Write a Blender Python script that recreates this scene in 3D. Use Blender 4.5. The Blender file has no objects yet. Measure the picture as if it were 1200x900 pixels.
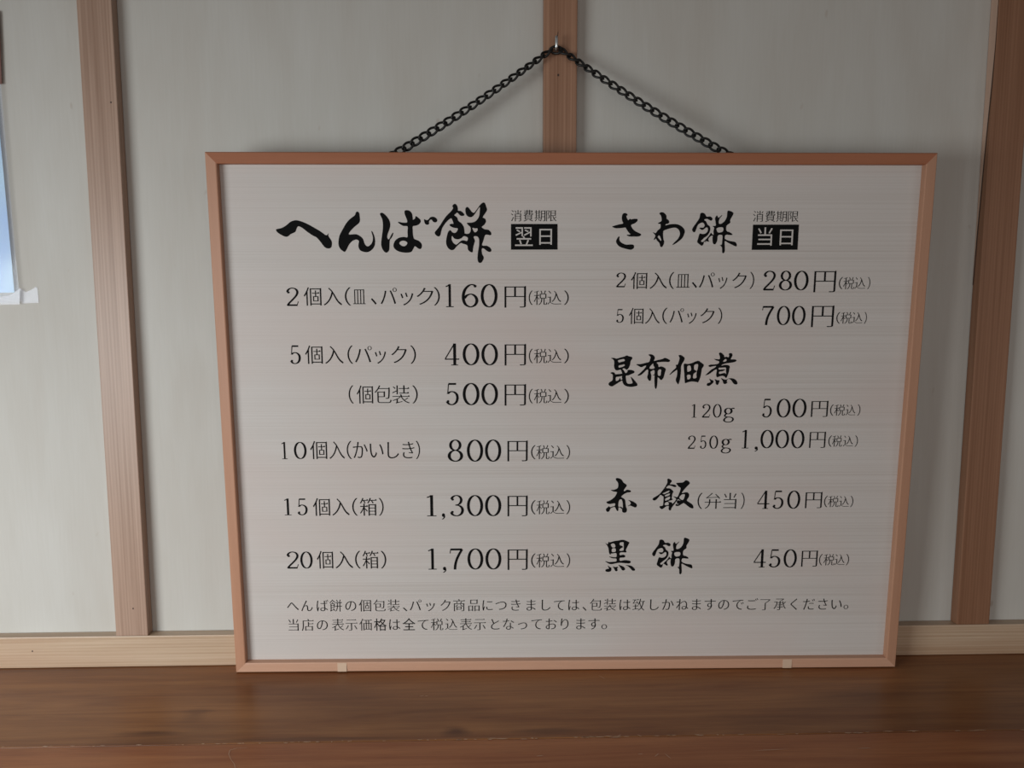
import bpy, bmesh, math, random
from mathutils import Vector, Matrix
from mathutils.geometry import tessellate_polygon
random.seed(7)
SC = bpy.context.scene
COL = SC.collection

# ---------------------------------------------------------------- camera
cam_d = bpy.data.cameras.new('camera'); cam_d.sensor_width = 36; cam_d.lens = 27.3; cam_d.clip_start = 0.01
cam = bpy.data.objects.new('camera', cam_d); COL.objects.link(cam); SC.camera = cam
YAW, PITCH, ROLL = 0.0285, 0.1155, -0.0012
fwd = Vector((math.sin(YAW)*math.cos(PITCH), math.cos(YAW)*math.cos(PITCH), -math.sin(PITCH)))
rgt = Vector((math.cos(YAW), -math.sin(YAW), 0)); upv = rgt.cross(fwd)
r2 = math.cos(ROLL)*rgt + math.sin(ROLL)*upv; u2 = -math.sin(ROLL)*rgt + math.cos(ROLL)*upv
m = Matrix((r2, u2, -fwd)).transposed().to_4x4(); m.translation = Vector((-0.0249, -0.8848, 0.4304))
cam.matrix_world = m

# ---------------------------------------------------------------- world, lights, exposure
w = bpy.data.worlds.new('room_light'); SC.world = w; w.use_nodes = True
w.node_tree.nodes['Background'].inputs[0].default_value = (0.95, 0.97, 1.0, 1)
w.node_tree.nodes['Background'].inputs[1].default_value = 0.05

def area_light(name, loc, target, sx, sy, power, col):
    d = bpy.data.lights.new(name, 'AREA'); d.shape = 'RECTANGLE'; d.size = sx; d.size_y = sy
    d.energy = power; d.color = col
    o = bpy.data.objects.new(name, d); COL.objects.link(o); o.location = loc
    o.rotation_euler = (Vector(target)-Vector(loc)).to_track_quat('-Z', 'Y').to_euler()
    return o
side = area_light('side_window_light', (-1.1, -1.05, 0.27), (-0.25, 0, -0.14), 0.7, 0.5, 6.6, (0.91, 0.98, 1.0))
side.data.spread = math.radians(116)
area_light('front_fill_light', (0.1, -2.2, 0.35), (0, 0, 0.0), 1.6, 0.9, 6.8, (0.98, 0.94, 0.90))  # unseen fill added in front to brighten the middle and foot of the board
area_light('right_fill_light', (1.5, -1.4, 0.35), (0, 0, 0.1), 0.8, 0.6, 1.9, (1.0, 0.92, 0.86))  # unseen warm fill added from the right to lift the right-hand wall

SC.view_settings.view_transform = 'Standard'; SC.view_settings.look = 'None'
SC.view_settings.gamma = 1; SC.view_settings.use_curve_mapping = False
SC.view_settings.exposure = 0.0

# ---------------------------------------------------------------- materials
def new_mat(name, rough=0.5, spec=0.5):
    m = bpy.data.materials.new(name); m.use_nodes = True
    nt = m.node_tree; b = nt.nodes['Principled BSDF']
    b.inputs['Roughness'].default_value = rough; b.inputs['Specular IOR Level'].default_value = spec
    return m, nt, b
def ramp(nt, fac, stops):
    r = nt.nodes.new('ShaderNodeValToRGB'); e = r.color_ramp.elements
    while len(e) < len(stops): e.new(0.5)
    for i, (p, c) in enumerate(stops): e[i].position = p; e[i].color = (*c, 1)
    nt.links.new(fac, r.inputs[0]); return r.outputs[0]
def coords(nt, scale, loc=(0, 0, 0)):
    t = nt.nodes.new('ShaderNodeTexCoord'); mp = nt.nodes.new('ShaderNodeMapping')
    mp.inputs['Scale'].default_value = scale; mp.inputs['Location'].default_value = loc
    nt.links.new(t.outputs['Object'], mp.inputs[0]); return mp.outputs[0]
def noise(nt, vec, scale=1, detail=3, rough=0.55, dist=0):
    n = nt.nodes.new('ShaderNodeTexNoise'); nt.links.new(vec, n.inputs['Vector'])
    n.inputs['Scale'].default_value = scale; n.inputs['Detail'].default_value = detail
    n.inputs['Roughness'].default_value = rough; n.inputs['Distortion'].default_value = dist
    return n.outputs['Fac']
def mix(nt, a, b, fac, mode='MIX'):
    x = nt.nodes.new('ShaderNodeMix'); x.data_type = 'RGBA'; x.blend_type = mode
    for s, v in ((0, fac), (6, a), (7, b)):
        if isinstance(v, (int, float)): x.inputs[s].default_value = v
        elif isinstance(v, tuple): x.inputs[s].default_value = (*v, 1)
        else: nt.links.new(v, x.inputs[s])
    return x.outputs[2]
def maths(nt, op, a, b=0.0, clamp=False):
    x = nt.nodes.new('ShaderNodeMath'); x.operation = op; x.use_clamp = clamp
    for i, v in enumerate((a, b)):
        if isinstance(v, (int, float)): x.inputs[i].default_value = v
        else: nt.links.new(v, x.inputs[i])
    return x.outputs[0]
def bump(nt, bsdf, h, strength, dist=0.001):
    b = nt.nodes.new('ShaderNodeBump'); b.inputs['Strength'].default_value = strength; b.inputs['Distance'].default_value = dist
    nt.links.new(h, b.inputs['Height']); nt.links.new(b.outputs[0], bsdf.inputs['Normal'])

def wood(name, light, dark, axis, ring=330.0, rough=0.55, contrast=0.5, spec=0.35, seed=0.0, blotch=None, line=0.06, rings=0.85):
    """straight-grained timber, the grain running along one axis of the piece"""
    m, nt, b = new_mat(name, rough, spec)
    s = [ring]*3; s[axis] = 4.0
    fine = noise(nt, coords(nt, tuple(s), (seed, seed*2, seed)), 1, 2, 0.6, 0.2)
    s2 = [ring*0.28]*3; s2[axis] = 1.6
    wide = noise(nt, coords(nt, tuple(s2), (seed+3, seed, 1)), 1, 2, 0.5, 0.3)
    s3 = [900]*3; s3[axis] = 60
    fibre = noise(nt, coords(nt, tuple(s3)), 1, 2, 0.6)
    g = maths(nt, 'ADD', maths(nt, 'MULTIPLY', fine, 0.6), maths(nt, 'MULTIPLY', wide, 0.4))
    sx = nt.nodes.new('ShaderNodeSeparateXYZ'); nt.links.new(coords(nt, (1, 1, 1)), sx.inputs[0])
    acr = sx.outputs['X' if axis == 2 else 'Z']
    ph = maths(nt, 'ADD', maths(nt, 'MULTIPLY', acr, 2*math.pi*ring*rings), maths(nt, 'MULTIPLY', wide, 14.0))
    sn = maths(nt, 'SINE', ph)
    g = maths(nt, 'ADD', g, maths(nt, 'MULTIPLY', sn, line))
    lo, hi = 0.5-0.22/ (contrast*2), 0.5+0.22/(contrast*2)
    c = ramp(nt, g, [(max(lo, 0), dark), (min(hi, 1), light)])
    c = mix(nt, c, mix(nt, (0.82,)*3, (1.0,)*3, fibre), 0.6, 'MULTIPLY')
    if blotch:
        s4 = [14]*3; s4[axis] = 2.5
        c = mix(nt, c, blotch, maths(nt, 'MULTIPLY', ramp(nt, noise(nt, coords(nt, tuple(s4), (seed*5, 2, 7)), 1, 2), [(0.42, (0, 0, 0)), (0.68, (1, 1, 1))]), 0.6))
    nt.links.new(c, b.inputs['Base Color']); bump(nt, b, g, 0.12, 0.0006)
    return m

M_WALL = [None]*4
def wall_mat(i):
    m, nt, b = new_mat('pale_plywood', 0.6, 0.25)
    v = noise(nt, coords(nt, (17, 17, 3.5), (i*3.7, 0, i)), 1, 3, 0.55, 0.3)
    f = noise(nt, coords(nt, (420, 420, 22), (i, 0, 0)), 1, 2)
    sp = noise(nt, coords(nt, (70, 70, 40), (i, 4, 0)), 1, 1)
    c = ramp(nt, v, [(0.28, (0.54, 0.505, 0.46)), (0.52, (0.57, 0.545, 0.505)), (0.75, (0.60, 0.58, 0.545))])
    c = mix(nt, c, mix(nt, (0.93, 0.92, 0.90), (1, 1, 1), f), 1.0, 'MULTIPLY')
    c = mix(nt, c, (0.36, 0.26, 0.19), maths(nt, 'MULTIPLY', ramp(nt, sp, [(0.74, (0, 0, 0)), (0.82, (1, 1, 1))]), 0.5))
    nt.links.new(c, b.inputs['Base Color']); bump(nt, b, f, 0.05, 0.0005)
    return m
M_WALL = [wall_mat(i) for i in range(4)]
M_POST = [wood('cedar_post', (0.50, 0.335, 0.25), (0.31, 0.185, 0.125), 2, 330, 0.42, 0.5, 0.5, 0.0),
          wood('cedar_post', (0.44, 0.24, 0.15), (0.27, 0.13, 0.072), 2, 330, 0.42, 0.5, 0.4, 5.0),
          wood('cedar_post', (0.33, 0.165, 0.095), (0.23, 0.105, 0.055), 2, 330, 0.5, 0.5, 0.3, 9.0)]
M_RAILTRIM = wood('pale_pine_rail', (0.64, 0.48, 0.345), (0.44, 0.29, 0.18), 0, 330, 0.34, 0.5, 0.6, 2.0, (0.38, 0.20, 0.11))
M_SIDE = wood('pale_edge', (0.66, 0.46, 0.35), (0.52, 0.33, 0.24), 2, 200, 0.6, 0.4)

def ledge_mat(name, light, dark, stain, seed, rough, stains=()):
    m, nt, b = new_mat(name, rough, 0.28)
    g1 = noise(nt, coords(nt, (3.0, 60, 40), (seed, 0, 0)), 1, 5, 0.6, 1.0)
    g2 = noise(nt, coords(nt, (22, 520, 200), (0, seed, 0)), 1, 4, 0.75, 0.3)
    g3 = noise(nt, coords(nt, (2.4, 9, 9), (seed, 5, 0)), 1, 3, 0.5, 0.6)
    c = ramp(nt, g1, [(0.32, dark), (0.62, light)])
    c = mix(nt, c, mix(nt, (0.62,)*3, (1.25,)*3, g2), 0.9, 'MULTIPLY')
    c = mix(nt, c, stain, maths(nt, 'MULTIPLY', ramp(nt, g3, [(0.5, (0, 0, 0)), (0.72, (1, 1, 1))]), 0.55))
    for (x, y, rx, ry, k) in stains:      # knots and dark figure of their own place
        v = coords(nt, (1/rx, 1/ry, 0), (-x/rx, -(y+0.17)/ry, 0))
        dn = nt.nodes.new('ShaderNodeVectorMath'); dn.operation = 'LENGTH'; nt.links.new(v, dn.inputs[0])
        d = maths(nt, 'ADD', dn.outputs['Value'], maths(nt, 'MULTIPLY', maths(nt, 'SUBTRACT', g1, 0.5), 2.2))
        f = ramp(nt, d, [(0.35, (k,)*3), (1.0, (0, 0, 0))])
        c = mix(nt, c, stain, f)
    nt.links.new(c, b.inputs['Base Color'])
    rr = maths(nt, 'ADD', maths(nt, 'MULTIPLY', g2, 0.12), rough-0.06); nt.links.new(rr, b.inputs['Roughness'])
    bump(nt, b, g2, 0.10, 0.0006)
    return m
M_LEDGE_BACK = ledge_mat('varnished_ledge', (0.36, 0.150, 0.052), (0.23, 0.080, 0.026), (0.085, 0.026, 0.010), 1.0, 0.34,
    [(-0.06, -0.158, 0.020, 0.010, 0.8), (0.03, -0.160, 0.04, 0.006, 0.5), (-0.36, -0.152, 0.05, 0.007, 0.7), (-0.33, -0.118, 0.02, 0.02, 0.4), (-0.22, -0.168, 0.10, 0.004, 0.5)])
M_LEDGE_FRONT = ledge_mat('reddish_ledge', (0.44, 0.165, 0.062), (0.32, 0.10, 0.036), (0.20, 0.055, 0.02), 8.0, 0.36)
M_WEAR, _, _b = new_mat('worn_edge', 0.7); _b.inputs['Base Color'].default_value = (0.50, 0.31, 0.20, 1)

def rail_mat(name, light, dark, axis, seed):
    return wood(name, light, dark, axis, 160, 0.5, 0.35, 0.35, seed, line=0.0)
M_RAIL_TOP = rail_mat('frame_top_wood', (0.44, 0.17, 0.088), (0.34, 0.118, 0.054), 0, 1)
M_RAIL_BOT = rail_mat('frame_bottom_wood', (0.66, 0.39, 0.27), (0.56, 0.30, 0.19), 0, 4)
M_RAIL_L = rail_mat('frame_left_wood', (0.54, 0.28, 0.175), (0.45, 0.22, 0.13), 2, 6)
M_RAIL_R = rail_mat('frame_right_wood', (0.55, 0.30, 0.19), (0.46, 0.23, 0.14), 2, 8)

def panel_mat():
    m, nt, b = new_mat('pale_printed_wood', 0.5, 0.3)
    a = noise(nt, coords(nt, (1.0, 1, 620), (0, 0, 3)), 1, 3, 0.8, 0.02)
    w_ = noise(nt, coords(nt, (0.7, 1, 48), (2, 0, 9)), 1, 2, 0.6, 0.05)
    pk = noise(nt, coords(nt, (5, 1, 7), (4, 0, 1)), 1, 2)
    g = maths(nt, 'ADD', maths(nt, 'MULTIPLY', a, 0.77), maths(nt, 'MULTIPLY', w_, 0.23))
    c = ramp(nt, g, [(0.30, (0.48, 0.425, 0.39)), (0.45, (0.575, 0.525, 0.49)), (0.62, (0.62, 0.575, 0.545))])
    c = mix(nt, c, (0.60, 0.49, 0.45), maths(nt, 'MULTIPLY', ramp(nt, pk, [(0.45, (0, 0, 0)), (0.7, (1, 1, 1))]), 0.5))
    nt.links.new(c, b.inputs['Base Color']); return m
M_PANEL = panel_mat()
M_INK, _, _b = new_mat('black_ink', 0.75, 0.08); _b.inputs['Base Color'].default_value = (0.006, 0.006, 0.006, 1)
M_BLANK, _, _b = new_mat('unprinted_letter', 0.5, 0.3); _b.inputs['Base Color'].default_value = (0.57, 0.53, 0.50, 1)
M_CHAIN, _, _b = new_mat('black_chain_metal', 0.42, 0.5); _b.inputs['Base Color'].default_value = (0.012, 0.011, 0.010, 1); _b.inputs['Metallic'].default_value = 0.3
M_STEEL, _, _b = new_mat('bright_steel', 0.38); _b.inputs['Base Color'].default_value = (0.82, 0.84, 0.84, 1); _b.inputs['Metallic'].default_value = 1
M_BRASS, _, _b = new_mat('dark_nail', 0.5); _b.inputs['Base Color'].default_value = (0.06, 0.03, 0.02, 1)
M_PAPER, nt_, _b = new_mat('blue_white_paper', 0.4)
_pc = ramp(nt_, maths(nt_, 'ADD', noise(nt_, coords(nt_, (18, 18, 9)), 1, 1), 0), [(0.4, (0.40, 0.60, 1.0)), (0.6, (0.58, 0.82, 1.0))])
nt_.links.new(_pc, _b.inputs['Base Color'])
M_BROWN, _, _b = new_mat('reddish_brown', 0.5); _b.inputs['Base Color'].default_value = (0.20, 0.09, 0.07, 1)
def clear_mat(name, tint, alpha, rough):
    m, nt, b = new_mat(name, rough, 0.6); b.inputs['Base Color'].default_value = (*tint, 1)
    b.inputs['Alpha'].default_value = alpha; return m
M_SLEEVE = clear_mat('clear_plastic', (0.75, 0.82, 0.95), 0.14, 0.10)
M_TAPE = clear_mat('clear_tape', (0.82, 0.82, 0.90), 0.24, 0.15)
M_PALEPATCH, _, _b = new_mat('pale_rail_patch', 0.45); _b.inputs['Base Color'].default_value = (0.66, 0.47, 0.34, 1)

# ---------------------------------------------------------------- building helpers
def obj(name, verts, faces, mat, parent=None, smooth=False, bevel=0):
    me = bpy.data.meshes.new(name); me.from_pydata(verts, [], faces); me.update()
    bm = bmesh.new(); bm.from_mesh(me)
    if bevel:
        es = [e for e in bm.edges if len(e.link_faces) == 2 and e.calc_face_angle() > 0.5]
        bmesh.ops.bevel(bm, geom=es, offset=bevel, segments=2, profile=0.5, affect='EDGES')
    bmesh.ops.recalc_face_normals(bm, faces=bm.faces); bm.to_mesh(me); bm.free()
    if smooth: me.polygons.foreach_set('use_smooth', [True]*len(me.polygons))
    me.materials.append(mat)
    o = bpy.data.objects.new(name, me); COL.objects.link(o)
    if parent: o.parent = parent
    return o
def box(x0, x1, y0, y1, z0, z1):
    v = [(x, y, z) for x in (x0, x1) for y in (y0, y1) for z in (z0, z1)]
    return v, [(0, 1, 3, 2), (4, 6, 7, 5), (0, 4, 5, 1), (2, 3, 7, 6), (0, 2, 6, 4), (1, 5, 7, 3)]
def thing(name, label, cat, loc=(0, 0, 0)):
    o = bpy.data.objects.new(name, None); o.empty_display_size = 0.02; COL.objects.link(o); o.location = loc
    o['label'] = label; o['category'] = cat; return o
def tag(o, label, cat=None, kind=None):
    o['label'] = label
    if cat: o['category'] = cat
    if kind: o['kind'] = kind
    return o
def tube(path, r, seg=10, closed=False):
    """verts, faces of a tube swept along the points"""
    P = [Vector(p) for p in path]; n = len(P); V = []; F = []
    prev = None
    for i, p in enumerate(P):
        a = P[(i-1) % n] if (closed or i) else p; b = P[(i+1) % n] if (closed or i < n-1) else p
        t = (b-a).normalized()
        u = (prev - t*prev.dot(t)) if prev else t.cross(Vector((0, 0, 1)) if abs(t.z) < .9 else Vector((0, 1, 0)))
        u.normalize(); prev = u; v = t.cross(u)
        rr = r[i] if isinstance(r, (list, tuple)) else r
        for k in range(seg):
            an = 2*math.pi*k/seg; V.append(tuple(p + (u*math.cos(an)+v*math.sin(an))*rr))
    for i in range(n if closed else n-1):
        j = (i+1) % n
        for k in range(seg):
            l = (k+1) % seg; F.append((i*seg+k, i*seg+l, j*seg+l, j*seg+k))
    if not closed: F += [tuple(range(seg))[::-1], tuple((n-1)*seg+k for k in range(seg))]
    return V, F

# ---------------------------------------------------------------- setting: wall, posts, rail
TRIM_D, TRIM_H = 0.0135, 0.0376
PX = [(-0.4586, -0.4221), (0.0345, 0.0708), (0.5302, 0.5696)]      # faces of the three posts
TOP = 1.45
wall = obj('wall_back', *box(-1.35, 1.35, 0.006, 0.10, -0.5, TOP), M_WALL[0])
tag(wall, 'pale cream plywood wall behind the posts', kind='structure')
edges = [-1.35, -0.44, 0.0527, 0.55, 1.35]
for i in range(4):
    obj('panel', *box(edges[i]+0.0008, edges[i+1]-0.0008, 0.0, 0.0058, 0.0, TOP), M_WALL[i], wall)
def post(name, x0, x1, label, mat):
    o = obj(name, *box(x0, x1, -TRIM_D, -0.0002, TRIM_H+0.0002, TOP), mat, bevel=0.0008)
    return tag(o, label, kind='structure')
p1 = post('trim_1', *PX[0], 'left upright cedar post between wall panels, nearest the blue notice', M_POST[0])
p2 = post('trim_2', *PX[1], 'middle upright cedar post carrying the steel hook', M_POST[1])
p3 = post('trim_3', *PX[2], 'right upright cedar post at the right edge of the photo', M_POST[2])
rail = obj('baseboard_back', *box(-1.3, 1.3, -TRIM_D, -0.0002, 0.0004, TRIM_H), M_RAILTRIM, bevel=0.0008)
tag(rail, 'pale pine rail along the foot of the wall above the ledge', kind='structure')
def nail(x, z, y, parent, r=0.0011):
    n = 8; v = []
    for yy in (y, y-0.0003): v += [(x+r*math.cos(2*math.pi*k/n), yy, z+1.25*r*math.sin(2*math.pi*k/n)) for k in range(n)]
    f = [tuple(range(n, 2*n))] + [(k, (k+1) % n, n+(k+1) % n, n+k) for k in range(n)]
    obj('nail', v, f, M_BRASS, parent)
nail(0.0503, 0.6655, -TRIM_D, p2); nail(-0.4286, 0.6343, -TRIM_D, p1, 0.0008); nail(-0.4372, 0.0708, -TRIM_D, p1, 0.0008)
nail(-0.5548, 0.021, -TRIM_D, rail, 0.0008)
# thin dark line on the post over the hook
obj('thin_dark_line', [(0.0484, -TRIM_D-0.0002, 0.704), (0.0496, -TRIM_D-0.0002, 0.704), (0.0502, -TRIM_D-0.0002, 0.7105), (0.0498, -TRIM_D-0.0002, 0.7105)], [(0, 1, 2, 3)], M_BRASS, p2)
# pale strip along the left flank of the right post, a dark line curving beside it
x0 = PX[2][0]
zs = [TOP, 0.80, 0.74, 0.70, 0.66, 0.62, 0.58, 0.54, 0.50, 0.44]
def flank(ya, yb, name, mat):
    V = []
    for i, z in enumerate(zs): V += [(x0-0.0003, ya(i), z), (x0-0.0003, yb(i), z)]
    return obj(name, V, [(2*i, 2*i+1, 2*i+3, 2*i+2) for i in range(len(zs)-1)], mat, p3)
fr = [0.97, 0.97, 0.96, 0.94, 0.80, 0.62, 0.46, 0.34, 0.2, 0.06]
flank(lambda i: -0.0004, lambda i: -TRIM_D*fr[i], 'pale_strip', M_SIDE)
flank(lambda i: -TRIM_D*fr[i]+0.0002, lambda i: -TRIM_D*min(fr[i]+0.11, 0.99), 'dark_line', M_BRASS)

fl = obj('floor', *box(-1.35, 1.35, -3.2, 0.006, -0.47, -0.42), M_POST[2])
tag(fl, 'wooden floor below the ledge, out of the picture', kind='structure')

# ---------------------------------------------------------------- ledge
ledge = thing('ledge', 'brown varnished wooden ledge running under the menu board', 'ledge', (0, -0.17, -0.03))
def lp(b): return [(x, y+0.17, z+0.03) for x, y, z in b[0]], b[1]
SLOPE = 0.0
v, f = box(-1.3, 1.3, -0.1735, 0.0, -0.032, 0.0)
obj('plank', *lp((v, f)), M_LEDGE_BACK, ledge, bevel=0.0009)
v, f = box(-1.3, 1.3, -0.42, -0.1738, -0.032, -0.0002)
pf = obj('plank', *lp((v, f)), M_LEDGE_FRONT, ledge, bevel=0.0009)
pf['label'] = 'redder front plank of the ledge'
v, f = box(-1.3, 1.3, -0.40, -0.38, -0.4199, -0.0325)
obj('front_board', *lp((v, f)), M_LEDGE_FRONT, ledge)
V = []; F = []
def nick(x, y, L, W, a=0.0):
    n = len(V); ca, sa = math.cos(a), math.sin(a)
    for dx, dy in ((-L, 0), (-L*.3, W), (L*.5, W*.7), (L, 0), (L*.2, -W)):
        V.append((x+dx*ca-dy*sa, y+0.17+dx*sa+dy*ca, 0.03+0.0003))
    F.append(tuple(range(n, n+5)))
for k in range(90):
    x = random.uniform(-0.6, 0.6); nick(x, -0.1735+random.gauss(0, 0.0006), random.uniform(0.0008, 0.005)*(1.4 if x > -0.05 else 0.7), random.uniform(0.0003, 0.0009))
for x, y, L, a in ((0.10, -0.1716, .003, .6), (0.12, -0.1722, .003, -.7), (0.15, -0.1726, .004, .1), (0.22, -0.1735, .004, 0), (0.24, -0.200, .018, .05), (0.33, -0.2, .008, .05),
                   (0.13, -0.205, .004, .8), (0.14, -0.207, .005, -1.1), (0.115, -0.203, .003, .1), (0.02, -0.203, .004, .1), (-0.1, -0.09, .003, .5), (-0.095, -0.0905, .0025, .3), (0.1, -0.055, .006, -.9)):
    nick(x, y, L, 0.0005, a)
o = obj('wear_marks', V, F, M_WEAR, ledge); o['kind'] = 'stuff'; o['label'] = 'pale nicks and scratches along the plank joint'
# curved pale scratch at the left
cp = [(-0.2585, -0.181), (-0.268, -0.1815), (-0.2735, -0.1845), (-0.2725, -0.191), (-0.268, -0.199), (-0.262, -0.207), (-0.259, -0.214)]
V = []; F = []
for i, (x, y) in enumerate(cp):
    V += [(x-0.0004, y+0.17, 0.0302), (x+0.0004, y+0.17-0.0003, 0.0302)]
    if i: F.append((2*i-2, 2*i-1, 2*i+1, 2*i))
obj('scratch', V, F, M_WEAR, ledge)

# ---------------------------------------------------------------- menu board (local x along the width, y into the wall, z up the face)
board = thing('menu_board', 'wood-framed menu board with black Japanese lettering standing on the ledge', 'menu board')
ex = Vector((0.99990, -0.0139, 0)).normalized()
up = Vector((0.0005, -0.0423, 0.9991)); up = (up - ex*up.dot(ex)).normalized()
nb = up.cross(ex) * -1      # into the wall
nb = -ex.cross(up) if ex.cross(up).y > 0 else ex.cross(up)
nb = nb if nb.y > 0 else -nb
bmx = Matrix((ex, nb, up)).transposed().to_4x4(); bmx.translation = Vector((-0.3169, -0.0331, 0.0004))
board.matrix_world = bmx
BW, BH, BD, FW = 0.760, 0.5762, 0.0180, 0.0122
def frame_rail(side, mat):
    # profile: (distance in from the outer edge, depth)
    prof = [(0.0004, 0.0016), (0.0012, 0.0008), (FW-0.0012, 0.0), (FW-0.0003, 0.0004), (FW, 0.0012), (FW, BD*0.62), (FW-0.003, BD), (0.0004, BD)]
    V = []
    for a, d in prof:
        q = {'bottom': [(a, a), (BW-a, a)], 'top': [(a, BH-a), (BW-a, BH-a)], 'left': [(a, a), (a, BH-a)], 'right': [(BW-a, a), (BW-a, BH-a)]}[side]
        for u, v_ in q: V.append((u, d, v_))
    n = len(prof)
    F = [(2*i, 2*i+1, 2*((i+1) % n)+1, 2*((i+1) % n)) for i in range(n)] + [tuple(2*i for i in range(n)), tuple(2*i+1 for i in range(n))]
    return obj('frame_rail', V, F, mat, board)
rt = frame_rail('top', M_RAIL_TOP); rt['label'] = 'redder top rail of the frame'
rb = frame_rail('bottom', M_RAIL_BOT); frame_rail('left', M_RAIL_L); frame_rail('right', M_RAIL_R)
for x in (0.1215, 0.633):
    o = obj('pale_patch', *box(x-0.0052, x+0.0052, -0.00015, 0.0004, 0.0010, FW-0.0006), M_PALEPATCH, rb)  # paler patches on the face of the bottom rail
PD = 0.0082
panel = obj('sign_panel', *box(FW-0.004, BW-FW+0.004, PD, PD+0.004, FW-0.004, BH-FW+0.004), M_PANEL, board)
panel['label'] = 'pale fine-grained printed panel'
# screw eyes on the back that hold the chain ends
ATT = [(0.180, BD+0.0066, 0.5700), (0.560, BD+0.0066, 0.5700)]
for ax, ay, az in ATT:
    pts = [(ax, ay-0.0032+0.0042*math.cos(a), az+0.0042*math.sin(a)) for a in [2*math.pi*k/16 for k in range(16)]]
    obj('screw_eye', *tube(pts, 0.0009, 6, True), M_CHAIN, board, smooth=True)

# ---------------------------------------------------------------- steel hook and chain
HX, HZ = 0.0474, 0.6905
hook = thing('hook', 'small bright steel hook screwed into the middle post, holding the chain', 'hook', (HX, -TRIM_D, HZ))
path = [(0, 0.0, 0), (0, -0.003, 0), (0, -0.0086, 0), (0, -0.0098, 0.0004), (0, -0.0104, 0.0016), (0, -0.0106, 0.005), (0, -0.0106, 0.0095), (0, -0.0104, 0.0120), (0, -0.0102, 0.0126)]
obj('hook_wire', *tube(path, [.0015]*7+[.0013, .0006], 12), M_STEEL, hook, smooth=True)

chain = thing('chain', 'black twisted-link chain from the hook down to the board top', 'chain', (HX, -0.019, HZ))
A_, B_, WR = 0.0066, 0.0036, 0.00130
lv = []
TW = 0.80
for k in range(28):
    t = 2*math.pi*k/28
    x = A_*math.cos(t); r = B_*math.copysign(abs(math.sin(t))**0.8, math.sin(t)); ph = TW*math.cos(t)
    lv.append((x, r*math.sin(ph), r*math.cos(ph)))
LV, LF = tube(lv, WR, 8, True)
link0 = obj('link', LV, LF, M_CHAIN, chain, smooth=True)
def put_link(o, pos, d, roll):
    d = d.normalized(); z = Vector((0, 0, 1)); z = (z-d*z.dot(d)).normalized(); y = z.cross(d)
    mm = Matrix((d, y, z)).transposed().to_4x4() @ Matrix.Rotation(roll, 4, 'X')
    mm.translation = pos - Vector((HX, -0.019, HZ)); o.matrix_basis = mm
C0 = Vector((HX, -0.0192, HZ-0.0006))
put_link(link0, C0, Vector((1, 0, 0)), 0.35)
for s, att in ((-1, ATT[0]), (1, ATT[1])):
    end = bmx @ Vector(att)
    start = C0 + Vector((s*0.0096, -0.0002, -0.0030))
    n = round((end-start).length/0.0107)
    for i in range(n+1):
        f_ = i/n; p = start.lerp(end, f_); p.z -= 0.0035*math.sin(math.pi*f_)
        f2 = min(i+1, n)/n; f1 = max(i-1, 0)/n
        a = start.lerp(end, f1); a.z -= 0.0035*math.sin(math.pi*f1); b = start.lerp(end, f2); b.z -= 0.0035*math.sin(math.pi*f2)
        o = link0.copy(); COL.objects.link(o); o.parent = chain
        roll = 1.15*(1-f_)**0.9 - 0.15 + random.uniform(-.08, .08)
        if s > 0: roll = -(1.15*(1-f_)**1.8) + 0.12 + random.uniform(-.08, .08)
        put_link(o, p, b-a, roll)

# ---------------------------------------------------------------- notice at the left edge
notice = thing('notice', 'pale blue notice in a clear plastic sleeve taped to the wall at the far left', 'notice', (-0.60, -0.001, 0.43))
def sheet(name, pts, y, mat, th=0.0003, curl=0.0):
    V = [(px+0.60, y+0.001-curl*((pz-0.43)/0.25)**2, pz-0.43) for px, pz in pts]
    V += [(a, b+th, c) for a, b, c in V]
    n = len(pts); F = [tuple(range(n)), tuple(range(2*n-1, n-1, -1))] + [(k, (k+1) % n, n+(k+1) % n, n+k) for k in range(n)]
    return obj(name, V, F, mat, notice)
sheet('paper', [(-0.760, 0.4300), (-0.5510, 0.4325), (-0.5515, 0.47), (-0.5530, 0.56), (-0.5550, 0.655), (-0.760, 0.655)], -0.0036, M_PAPER)
o = sheet('brown_band', [(-0.760, 0.655), (-0.5480, 0.655), (-0.5462, 0.70), (-0.5455, 0.730), (-0.760, 0.73)], -0.0034, M_BROWN); o['label'] = 'reddish brown top band'  # reddish brown band above the blue paper
sheet('sleeve', [(-0.765, 0.4215), (-0.5455, 0.4215), (-0.5452, 0.43), (-0.5462, 0.47), (-0.5475, 0.56), (-0.5485, 0.655), (-0.765, 0.655)], -0.0042, M_SLEEVE)
sheet('tape', [(-0.5475, 0.4255), (-0.545, 0.4205), (-0.5268, 0.4212), (-0.5270, 0.4375), (-0.5290, 0.4390), (-0.5330, 0.4360), (-0.5400, 0.4330), (-0.5470, 0.4380)], -0.0008, M_TAPE)
sheet('tape', [(-0.575, 0.4190), (-0.5455, 0.4195), (-0.5440, 0.4370), (-0.5560, 0.4290), (-0.575, 0.4280)], -0.0047, M_TAPE)

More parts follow.
